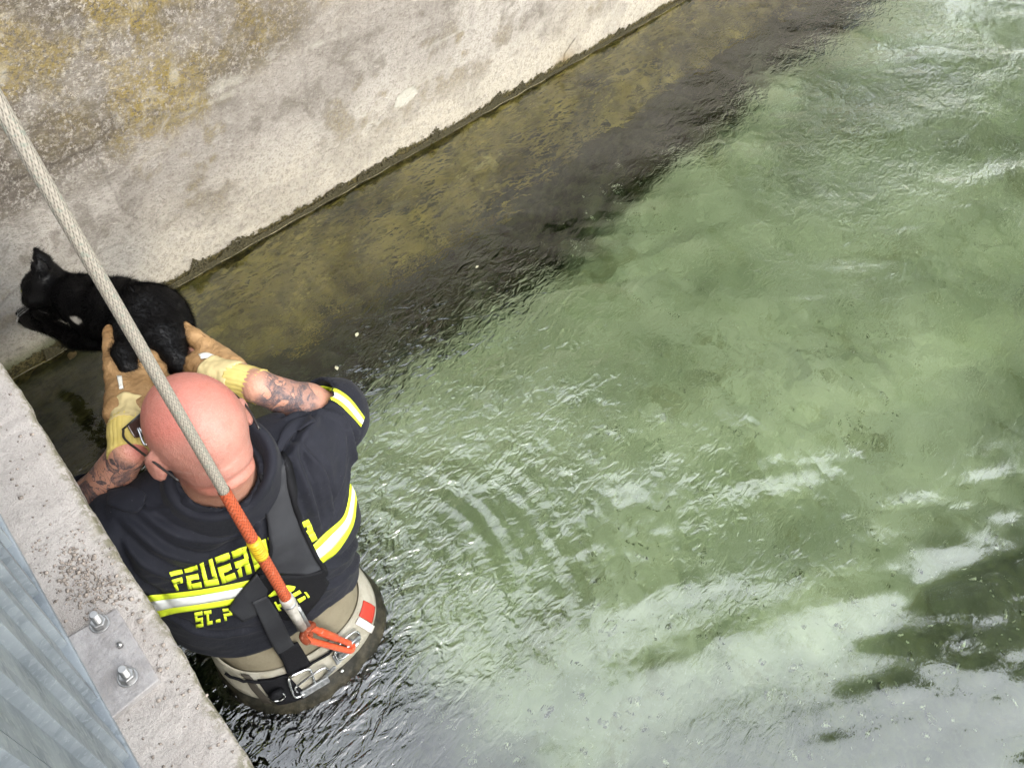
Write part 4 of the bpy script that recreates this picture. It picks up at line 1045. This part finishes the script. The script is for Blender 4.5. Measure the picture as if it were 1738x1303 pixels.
slab('epaulette', strip([(186,836), (215,829), (240,832), (250,842)], [(186,856), (212,866), (236,868), (246,858)]), 12, 5, bvs, .007, .004)
slab('epaulette', strip([(462,775), (478,735), (500,712), (528,703)], [(474,782), (493,752), (512,732), (533,716)]), 12, 5, bvs, .007, .004)

# ---- harness over the shirt
mhar = Mat('harness_padding', .6, .2)
mhar.base(mhar.mix(mhar.ramp(mhar.noise(8, 4, .6), .35, .65), (.026,.027,.032), (.042,.044,.050))); mhar.bump(mhar.noise(500, 3, .5), .0006)
hs_ = drape('harness', strip([(444,806), (448,850), (454,890), (459,925), (452,950), (437,968)], [(483,770), (490,815), (502,865), (514,905), (530,940), (548,972)]), 46, 10, bvs, .007, mhar.m, man, .005, True, 2)
def hpart(name, A_, B_, nu, nv, off, mat, thick=.004): return drape(name, strip(A_, B_), nu, nv, bvb, off, mat, hs_, thick, True, 2)
hpart('strap_piping', [(440,808), (444,850), (450,890), (455,925), (448,950), (434,966)], [(445,806), (449,850), (455,890), (460,925), (453,950), (439,969)], 40, 2, .0095, mblk, .006)
hpart('strap_piping', [(481,771), (488,815), (500,865), (512,905), (528,940), (545,973)], [(487,769), (494,814), (506,863), (519,903), (535,938), (553,970)], 40, 2, .0095, mblk, .006)
hpart('back_pad', [(430,985), (442,970), (470,972), (505,972), (545,968)], [(445,1035), (470,1042), (495,1048), (520,1035), (556,990)], 26, 12, .0085, mblk, .007)
lp = hpart('lower_strap', [(434,968), (415,990), (400,1008), (387,1027)], [(452,995), (447,1015), (440,1034), (410,1048)], 20, 8, .010, mhar.m, .005)
hpart('tail_strap', [(425,1014), (440,1045), (458,1082), (476,1114)], [(449,1003), (468,1030), (484,1062), (502,1098)], 26, 8, .014, mhar.m, .006)
hpart('tail_webbing', [(470,1098), (480,1122), (487,1140)], [(502,1082), (515,1104), (524,1122)], 12, 6, .017, mblk, .006)
# printed emblem on the pad: an oval with a cap and bars
em = strip([(452,1003), (480,990), (505,992), (521,1004)], [(470,1022), (492,1020), (510,1016), (524,1008)])
def mark(pts_a, pts_b, nu=6, nv=3): drape('emblem', strip(pts_a, pts_b), nu, nv, bvb, .0125, myel, hs_, .0012)
mark([(452,1003), (466,991), (482,986), (497,988)], [(455,1005), (468,1001), (483,1001), (495,993)], 12, 4)
mark([(462,1014), (470,1028)], [(465,1013), (474,1027)])
mark([(468,1018), (484,1014)], [(470,1023), (486,1018)])
mark([(492,1001), (504,994)], [(495,1006), (507,999)])
mark([(500,1010), (512,1004)], [(504,1015), (514,1009)])
mark([(511,998), (518,1008)], [(515,998), (521,1006)])

# ---- gloves
mtan = Mat('tan_leather', .65, .3)
c = mtan.mix(mtan.ramp(mtan.noise(12, 5, .65), .32, .68), (.235,.125,.045), (.44,.265,.12))
c = mtan.mix(mtan.math('MULTIPLY', mtan.ramp(mtan.noise(50, 5, .7), .55, .68), .4), c, (.15,.075,.03))
mtan.base(c); mtan.bump(mtan.noise(160, 4, .6), .0012); mtan.bump(mtan.noise(38, 4, .65, dist=1.2), .006)
mcrm = simple('cream_leather', (.62,.50,.25), .7, .3, var=.16, scale=25, bump=.0015)
mknit = Mat('yellow_knit', .85, .2)
mknit.base(mknit.mix(mknit.ramp(mknit.noise(14, 4, .6), .3, .7), (.62,.48,.13), (.74,.60,.22)))
mseam = simple('glove_seam', (.13,.065,.025), .8, .2)
def P3(l): return [at(a, b, z=z) for a, b, z in l]
def glove(label, palm, pr, fingers, gaunt, cuff, tabpx):
    pp = P3(palm)
    def f(P):
        M = frame(pp[-1]-pp[0], np.array([0, 0, 1.]))
        c_ = (pp[0]+pp[-1])/2; L = np.linalg.norm(pp[-1]-pp[0])/2
        d = s_box(P, c_, (pr, L+.020, .030), .022, M)
        for pts, rs in fingers:
            d = smin(d, s_chain(P, P3(pts), [q*1.14 for q in rs], .005), .0035)
        return d
    allp = np.array(pp+[q for pts, _ in fingers for q in P3(pts)])
    V, Fq = nets(f, allp.min(0)-.06, allp.max(0)+.06, .0032); V = relax(V, Fq, 2, .4); Nn = vnormals(V, Fq)
    V = V+Nn*(.0022*fbm(V*45, 3, 330)+.0016*fbm(V*110, 2, 331))[:,None]
    g = mesh_np('glove', V, Fq, mtan.m, man, True)
    for pts, rs in fingers:
        q = P3(pts); q = spline(q, 9)
        tc = [(CAMP-p_)/np.linalg.norm(CAMP-p_) for p_ in q]; rr_ = np.interp(np.linspace(0, 1, 9), np.linspace(0, 1, len(rs)), rs)*1.14
        m = MB(); sdw = np.cross(q[-1]-q[0], tc[4]); sdw /= np.linalg.norm(sdw)
        m.tube([p_+t_*r_*.72+sdw*r_*.70 for p_, t_, r_ in zip(q, tc, rr_)][1:-1], .0010, 5); m.build('seam', mseam, g, True)
    def sleeve(name, pts, rs, mat, rib, wr, sd_):
        C = spline(P3(pts), 26); R_ = np.interp(np.linspace(0, 1, 26), np.linspace(0, 1, len(rs)), rs)
        m = MB(); m.tube(C, R_, 72, True); V = np.array(m.v); cen = np.repeat(C, 72, 0); dr = V-cen; dn = dr/np.linalg.norm(dr, axis=1)[:,None]
        ang = np.tile(np.arange(72), 26)*2*math.pi/72
        V = V+dn*(rib*np.cos(ang*24)+wr*fbm(V*np.array([30, 30, 30]), 3, sd_))[:,None]
        return mesh_np(name, V, m.f, mat, g, True)
    sleeve('gauntlet', gaunt[0], gaunt[1], mcrm, 0, .008, 340)
    sleeve('knit_cuff', cuff[0], cuff[1], mknit.m, .0012, .003, 341)
    bg_ = bvh_of(V, Fq)
    drape('white_tab', strip(*tabpx), 6, 3, bg_, .004, simple('tab_white', (.78,.76,.68), .6, .3, var=.05), g, .003)
    return g
gL = glove('l', [(218,705,.672), (226,650,.640)], .043,
  [([(200,660,.65), (192,622,.655), (187,588,.655), (184,560,.65)], [.020, .0155, .0125, .009]),
   ([(218,640,.64), (238,603,.648), (251,594,.642)], [.016, .0145, .012]), ([(236,640,.64), (255,612,.650), (262,600,.636)], [.016, .0145, .012]),
   ([(248,655,.64), (268,628,.648), (275,618,.630)], [.016, .014, .012]), ([(250,672,.645), (272,650,.645), (281,642,.625)], [.015, .0135, .011])],
  ([(224,690,.668), (220,715,.676), (217,728,.68)], [.036, .035, .034]), ([(218,720,.678), (217,745,.684), (219,772,.688)], [.0345, .0325, .0335]),
  ([(199,640), (203,662)], [(207,640), (210,660)]))
gR = glove('r', [(385,640,.640), (345,612,.622)], .046,
  [([(352,590,.635), (330,572,.642), (312,560,.645), (297,546,.645), (284,536,.642)], [.019, .0155, .0135, .011, .008]),
   ([(335,600,.61), (308,585,.590), (285,570,.575)], [.016, .0145, .012]), ([(335,612,.605), (308,605,.575), (285,595,.565)], [.016, .0145, .012]),
   ([(338,625,.605), (312,622,.575), (290,616,.565)], [.016, .014, .012]), ([(345,638,.61), (322,640,.585), (305,636,.575)], [.015, .013, .011])],
  ([(362,632,.632), (380,640,.642), (402,646,.650)], [.036, .034, .034]), ([(394,645,.648), (418,650,.656), (444,657,.664)], [.0345, .033, .034]),
  ([(338,603), (352,600), (366,606)], [(341,610), (353,610), (364,617)]))
# metal snap hook hanging from the left cuff
m = MB(); hk = [at(a, b, z=.722) for a, b in ((222,722), (233,727))]; m.tube(hk, .0055, 12); m.build('hook_swivel', mchr, gL, True)
m = MB(); hk = [at(a, b, z=z) for a, b, z in ((233,725,.724), (237,735,.724), (241,747,.72), (246,755,.718), (249,751,.72), (246,741,.722), (241,732,.724), (236,726,.724))]
m.tube(spline(hk, 40), .0022, 8, True); m.build('snap_hook', mchr, gL, True)

# ---- glasses
mgf = simple('glasses_frame', (.02,.017,.016), .3, .5, var=.1)
m = MB(); TR_ = .0885
for sg in (-1, 1):
    m.tube(spline([hp(sg*.080, .115, -.012), hp(sg*(TR_+.002), .085, -.010), hp(sg*(TR_+.001), .02, -.005), hp(sg*(TR_-.004), -.03, -.012), hp(sg*(TR_-.012), -.062, -.030)], 24), .0021, 8)
m.tube([hp(-.082, .115, -.012), hp(-.04, .124, -.008), hp(0, .128, -.010), hp(.04, .124, -.008), hp(.082, .115, -.012)], .0018, 8)
gfr = m.build('glasses', mgf, man, True)
mgl = Mat('dark_lens', .08, .5); mgl.base((.06,.035,.03))
for sg in (-1, 1):
    m = MB(); V = []
    for j in range(9):
        for k in range(13):
            x = .022+.050*k/12; z = -.010-.033*j/8*(1-.35*abs(k/12-.5)**2*4); y = .127-.9*x**2*2.2-.0015*j
            V.append(hp(sg*x, y, z))
    m.add(V, [(j*13+k, j*13+k+1, (j+1)*13+k+1, (j+1)*13+k) for j in range(8) for k in range(12)])
    o = m.build('lens', mgl.m, gfr, True); q = o.modifiers.new('solid', 'SOLIDIFY'); q.thickness = .0018

# ================================================================== THE CAT
def CP(px, py, y): return at(px, py, y=y)
cat_c = CP(170, 520, 1.30)
cat = empty('cat', cat_c, 'small black cat held up in two gloves, forepaws stretched to the concrete wall', 'cat')
rump, hipc, midb, shd, nck, hdc = CP(278, 560, 1.10), CP(258, 540, 1.14), CP(205, 520, 1.25), CP(148, 512, 1.36), CP(112, 496, 1.44), CP(79, 486, 1.49)
ir_, iu_, iz_ = ROT[:,0], -ROT[:,1], ROT[:,2]
cf = -.90*ir_-.38*iu_+.16*iz_; CM = frame(cf, iu_*.95-.30*iz_-.10*ir_); cr, _, cu = CM
CS = 1.16
def ch(r, f, u): return hdc+(cr*r+cf*f+cu*u)*CS
PAWY = WALL_Y-.018
pawA, pawB = CP(44, 533, PAWY), CP(48, 546, PAWY)
def cat_sdf(P):
    d = s_chain(P, [rump, hipc, midb, shd, nck], [.050, .058, .049, .046, .043], .05)
    d = smin(d, s_cap(P, CP(205, 558, 1.22), CP(165, 545, 1.32), .042, .036), .04)                 # belly and chest
    d = smin(d, s_ell(P, hdc, (.043*CS, .046*CS, .039*CS), CM), .02)
    d = smin(d, s_ell(P, ch(0, .036, -.012), (.022*CS, .024*CS, .018*CS), CM), .018)                        # muzzle
    for sg in (-1, 1):
        d = smin(d, s_ell(P, ch(sg*.025, .018, -.012), (.020, .020, .018), CM), .015)              # cheeks
        d = smax(d, -s_ell(P, ch(sg*.020, .041, .010), (.009, .007, .007), CM), .006)
        # ears: thin cones, hollow in front
        b_, t_ = (ch(-.026, -.014, .020), ch(-.046, -.044, .044)) if sg < 0 else (ch(.012, -.012, .024), ch(.014, -.012, .072))
        e = s_chain(P, [b_, b_+(t_-b_)*.55, t_], [.025, .017, .0065], .008)
        hol = s_chain(P, [b_+cf*.012+cu*.004, b_+(t_-b_)*.55+cf*.009, t_+cf*.004], [.018, .012, .003], .004)
        e = smax(e, -hol, .004)
        d = smin(d, e, .008)
    # forelegs
    d = smin(d, s_chain(P, [shd+np.array([.0, 0, -.01]), CP(108, 524, 1.50), CP(70, 530, 1.60), pawA], [.034, .022, .017, .018], .015), .02)
    d = smin(d, s_chain(P, [CP(165, 568, 1.32), CP(125, 574, 1.44), CP(90, 556, 1.56), pawB], [.034, .022, .017, .018], .015), .015)
    for pw in (pawA, pawB):
        for k in range(4): d = smin(d, s_cap(P, pw, pw+np.array([-.010+.008*k-.006, .008, .010-.002*abs(k-1.5)]), .0085, .0062), .004)
    # hind legs
    d = smin(d, s_chain(P, [hipc+np.array([.0, -.01, -.01]), CP(280, 575, 1.06), CP(292, 600, 1.02), CP(300, 613, 1.00)], [.060, .040, .023, .021], .02), .03)
    d = smin(d, s_chain(P, [CP(235, 555, 1.16), CP(215, 575, 1.12), CP(211, 603, 1.06), CP(216, 622, 1.03)], [.050, .032, .021, .018], .02), .03)
    # tail
    d = smin(d, s_chain(P, [rump, CP(305, 585, 1.14), CP(300, 625, 1.13), CP(285, 660, 1.10)], [.025, .016, .013, .008], .01), .015)
    return d
allp = np.array([rump, pawA, pawB, ch(0, 0, .09), ch(0, .07, 0), CP(300, 620, 1.0), CP(285, 660, 1.10), CP(125, 580, 1.4)])
V, Fq = nets(cat_sdf, allp.min(0)-.09, allp.max(0)+.09, .0045); V = relax(V, Fq, 2, .4); Nn = vnormals(V, Fq)
def proj_(p):
    c_ = ROT.T@(p-CAMP); return PCX+FOC*c_[0]/c_[2], PCY+FOC*c_[1]/c_[2]
mcat = Mat('black_fur', .48, .24); mcat.base(mcat.mix(mcat.attr('white'), mcat.mix(mcat.ramp(mcat.noise(30, 4, .6), .3, .7), (.0022,.0020,.0024), (.0055,.005,.0054)), (.62,.58,.52)))

wp = CP(127, 543, 1.42); rp = np.array([proj_(v) for v in V]); wh = sstep(11, 7, np.hypot((rp[:,0]-129)*.75+(rp[:,1]-543)*.5, (rp[:,1]-543)*1.5-(rp[:,0]-129)*.75)+4*fbm(V*90, 2, 350))
mesh_np('body', V, Fq, mcat.m, cat, True, dict(white=wh))
# fur: fine tapered hairs lying along the coat
rng = np.random.RandomState(31)
a_, b_, c_, d_ = V[Fq[:,0]], V[Fq[:,1]], V[Fq[:,2]], V[Fq[:,3]]
ar = np.linalg.norm(np.cross(c_-a_, d_-b_), axis=1); pk = rng.choice(len(Fq), 60000, p=ar/ar.sum())
w1 = rng.rand(60000, 1); w2 = rng.rand(60000, 1)
hp_ = (a_[pk]*(1-w1)+b_[pk]*w1)*(1-w2)+(d_[pk]*(1-w1)+c_[pk]*w1)*w2
hn = Nn[Fq[pk, 0]]; keepw = wh[Fq[pk, 0]] < .3
flow = np.tile(rump-hdc, (60000, 1)); flow /= np.linalg.norm(flow[0])
dh = np.linalg.norm(hp_-hdc, axis=1)[:,None]
flow = flow+rng.normal(0, .35, (60000, 3))+np.array([0, 0, -.25]); tg = flow-hn*np.sum(flow*hn, 1)[:,None]; tg /= np.linalg.norm(tg, axis=1)[:,None]+1e-9
ln_ = rng.uniform(.008, .021, (60000, 1))*np.clip((dh-.02)/.07, .35, 1)
pawd = np.minimum(np.linalg.norm(hp_-pawA, axis=1), np.linalg.norm(hp_-pawB, axis=1))[:,None]; ln_ *= np.clip(pawd/.10, .3, 1)
sd_v = np.cross(hn, tg)*rng.uniform(.0003, .0006, (60000, 1))
tip = hp_+tg*ln_*.85+hn*ln_*rng.uniform(.2, .7, (60000, 1))
Vh = np.stack([hp_-sd_v, hp_+sd_v, tip], 1)[keepw].reshape(-1, 3)
tag(mesh_np('fur', Vh, np.arange(len(Vh)).reshape(-1, 3), mcat.m, cat, False), kind='stuff')
mce = simple('cat_eye', (.30,.33,.12), .08, .6, var=.1)
for sg in (-1, 1):
    bm_ = bmesh.new(); bmesh.ops.create_uvsphere(bm_, u_segments=14, v_segments=8, radius=.0085, matrix=Matrix.Translation(Vector(ch(sg*.0195, .0325, .009))))
    me = bpy.data.meshes.new('eye'); bm_.to_mesh(me); bm_.free(); me.materials.append(mce); link(bpy.data.objects.new('eye', me), cat)
m = MB(); m.tube([ch(-.004, .060, -.008), ch(.004, .060, -.008)], .004, 8); m.build('nose', simple('cat_nose', (.012,.010,.010), .35, .5), cat, True)
mwh = simple('whisker', (.5,.5,.48), .5, .3)
m = MB()
for sg in (-1, 1):
    for k in range(4):
        m = MB(); m.tube(spline([ch(sg*.012, .050, -.014-.003*k), ch(sg*.035, .050+.006*k, -.014-.006*k), ch(sg*.06, .040+.008*k, -.020-.010*k)], 6), [.00028]*5+[.00012], 4)
        m.build('whisker', mwh, cat, True)

# ================================================================== THE ROPE
P1 = waist(T_RING, .080, .031)
Pr0 = CAMP+raydir(-260, -236)*.72
# straight taut line; depth of the upper end chosen so that it passes clear of the head
Pa = CAMP+raydir(0, 180)*.74
PK = CAMP+raydir(514, 1063)*1.66
dirr = Pa-PK; Lr = np.linalg.norm(dirr); dirr /= Lr
rope = empty('rope', P1, 'taut pale grey braided rope with orange end clipped to the firefighter\'s belt', 'rope')
def braid(name, p0, p1, r, mat, parent, lay=.022, n=40, amp=.09, strands=8, sag=0.0, r_end=None):
    L = np.linalg.norm(p1-p0); m = int(L/.0022); T = np.linspace(0, 1, m)
    d = (p1-p0)/L; u = np.cross(d, [0, 0, 1.]); u /= np.linalg.norm(u); w = np.cross(d, u)
    th = np.arange(n)*2*np.pi/n
    TT, TH = np.meshgrid(T, th, indexing='ij'); s = TT*L
    a = strands/2*(TH+2*np.pi*s/(lay*strands/2)); b = strands/2*(TH-2*np.pi*s/(lay*strands/2))
    pa, pb = np.abs(np.sin(a)), np.abs(np.sin(b))
    over = np.sin(a*.5+b*.5) > 0
    hgt = np.where(np.sin(TH*strands/2) > 0, pa, pb)
    hgt = .5*np.maximum(pa, pb)+.5*hgt
    rr = (r+((r_end or r)-r)*TT)*(1-amp+amp*hgt)
    cen = p0+(p1-p0)*TT[...,None]+np.array([0, 0, -1.])*(sag*4*TT*(1-TT))[...,None]
    V = cen+(u*np.cos(TH)[...,None]+w*np.sin(TH)[...,None])*rr[...,None]
    i = np.arange(m-1)[:,None]*n; j = np.arange(n)[None]; k = (np.arange(n)+1)[None] % n
    Fq = np.stack([i+j, i+k, i+n+k, i+n+j], -1).reshape(-1, 4)
    return mesh_np(name, V.reshape(-1, 3), Fq, mat, parent, True, dict(lay=hgt.ravel()))
def pt(px, py):
    """point on the rope line nearest to the sight line through this pixel"""
    q = raydir(px, py); q /= np.linalg.norm(q); n_ = np.cross(dirr, q); w0 = PK-CAMP
    t_ = np.linalg.det(np.array([-w0, q, n_]))/(n_@n_); return PK+dirr*t_
mrp = Mat('grey_rope', .85, .2)
hl = mrp.attr('lay')
c = mrp.mix(mrp.ramp(hl, .35, .95), (.17,.155,.13), (.46,.415,.35))
c = mrp.mix(mrp.math('MULTIPLY', mrp.ramp(mrp.noise(160, 3, .6), .56, .64), .55), c, (.25,.30,.25))
mrp.base(c); mrp.bump(mrp.noise(900, 2, .6), .0008)
mor = Mat('orange_rope', .8, .25)
c = mor.mix(mor.ramp(mor.attr('lay'), .3, .95), (.24,.045,.015), (.62,.125,.05))
c = mor.mix(mor.math('MULTIPLY', mor.ramp(mor.noise(180, 3, .6), .56, .66), .45), c, (.70,.30,.20))
mor.base(c); mor.bump(mor.noise(900, 2, .6), .0008)
pS, pY0, pY1, pF0, pF1 = pt(385, 838), pt(427, 920), pt(441, 944), pt(486, 1016), PK
braid('grey_braid', pS, Pa+dirr*.35, .0088, mrp.m, rope, .022, 40, .14, 16, 0, .0076)
braid('orange_braid', pY0+dirr*.01, pS+dirr*.012, .0108, mor.m, rope, .022, 36, .10, 10, 0, .0098)
braid('orange_braid', pF0, pY1-dirr*.0, .0108, mor.m, rope, .022, 36, .10, 10, 0, .0110)
m = MB()
for k in range(7):
    a0 = pY0+(pY1-pY0)*(k/7-.02); a1 = pY0+(pY1-pY0)*((k+1.15)/7); m.tube([a0, a0+(a1-a0)*.5, a1], [.0116+.0008*(k % 2), .0124, .0116+.0006*((k+1) % 2)], 22)
m.build('yellow_tape', simple('yellow_tape', (.72,.47,.02), .5, .4, var=.15, scale=60), rope, True)
m = MB(); m.tube([pF0+dirr*.008, pF0, pF0+(pF1-pF0)*.1, pF0+(pF1-pF0)*.5, pF1], [.0125, .0138, .0142, .0125, .0118], 20); m.build('clear_sleeve', simple('clear_sleeve', (.50,.47,.42), .22, .5, var=.2, scale=40), rope, True)
m = MB(); e0 = pF0+(pF1-pF0)*.10; m.tube([e0, e0-dirr*.005], [.0147, .0147], 20); e0 = pF0+(pF1-pF0)*.30; m.tube([e0+np.array([.008,-.008,.004]), pF1+np.array([.008,-.008,.004])], .0045, 8); m.build('ferrule', mgun, rope, True)
mop = Mat('orange_paint', .32, .5); mop.base(mop.mix(mop.ramp(mop.noise(60, 4, .6), .4, .62), (.62,.075,.020), (.72,.12,.04)))
# bowline eye of the orange rope
sdv = np.cross(dirr, [0, 0, 1.]); sdv /= np.linalg.norm(sdv); upv = np.cross(sdv, dirr)
kn = pF1-dirr*.012
m = MB(); m.tube(spline([kn+dirr*.014, kn+sdv*.012+upv*.006, kn-dirr*.020+sdv*.014, kn-dirr*.040+sdv*.006, kn-dirr*.046-sdv*.006, kn-dirr*.028-sdv*.014+upv*.002, kn-dirr*.006-sdv*.012, kn+dirr*.010-sdv*.002+upv*.010, kn-dirr*.002+sdv*.013+upv*.014], 60), .0075, 14)
m.build('knot', mor.m, rope, True)
# carabiner between the eye and the belt ring
cb0, cb1 = kn-dirr*.020, P1
cd_ = (cb1-cb0); Lc = np.linalg.norm(cd_); cd_ /= Lc; cs_ = np.cross(cd_, raydir(540, 1080)); cs_ /= np.linalg.norm(cs_)
half = .0115; pts = [cb0-cd_*.006+cs_*half*.2, cb0+cd_*.006+cs_*half, cb0+cd_*Lc*.55+cs_*half*.85, cb1-cd_*.006+cs_*half*.6, cb1+cd_*.006, cb1-cd_*.006-cs_*half*.6, cb0+cd_*Lc*.55-cs_*half*.85, cb0+cd_*.006-cs_*half, cb0-cd_*.006-cs_*half*.2, cb0-cd_*.006+cs_*half*.2]
m = MB(); m.tube(spline(pts, 70), .0072, 14); cbn = m.build('carabiner', mop.m, rope, True)
m = MB(); g0, g1 = cb0+cd_*Lc*.22+cs_*half*.95, cb0+cd_*Lc*.60+cs_*half*.85; m.tube([g0, g0+(g1-g0)*.04, g1-(g1-g0)*.04, g1], [.0078, .0090, .0090, .0078], 16); m.build('gate_sleeve', mop.m, cbn, True)

# ================================================================== SMALL THINGS ON AND UNDER THE WATER
mlf = simple('pale_leaf', (.55,.52,.36), .7, .3, var=.25, scale=40); mlb = simple('brown_leaf', (.42,.27,.12), .8, .2, var=.3, scale=40)
def leaf(p, L_, w_, az, mat, label, group=None):
    V, F_ = [], []
    for i in range(7):
        t_ = i/6; hw = w_*math.sin(math.pi*min(1, t_*1.02+.02))**.8*(1-.3*t_)
        for j in (-1, 0, 1):
            x, y = (t_-.5)*L_, j*hw; V.append((p[0]+x*math.cos(az)-y*math.sin(az), p[1]+x*math.sin(az)+y*math.cos(az), p[2]+.003*abs(j)+.002*math.sin(t_*5)))
    F_ = [(i*3+j, (i+1)*3+j, (i+1)*3+j+1, i*3+j+1) for i in range(6) for j in range(2)]
    o = mesh_np('leaf', np.array(V), F_, mat, None, True); q = o.modifiers.new('solid', 'SOLIDIFY'); q.thickness = .0008
    tag(o, label, 'leaf', group)
def onwater(px, py):
    p = at(px, py, z=.003); h = wave_h(np.array([p[0]]), np.array([p[1]]))[0]; return np.array([p[0], p[1], h+.002])
leaf(onwater(606, 567), .020, .006, .5, mlf, 'small pale leaf bit floating over the dark water near the wall')
leaf(onwater(571, 624), .017, .006, 1.2, mlf, 'small pale leaf bit floating just above the man\'s raised elbow')
leaf(onwater(810, 452), .016, .004, .2, mlf, 'tiny pale leaf bit floating at the edge of the bright green water')
pl_ = at(128, 612, z=-.05); leaf(np.array([pl_[0], pl_[1], max(-.05, float(bed_z(np.array([pl_[0]]), np.array([pl_[1]]))[0])+.01)]), .040, .014, .7, mlb, 'brown leaf under the water below the cat beside the ledge')
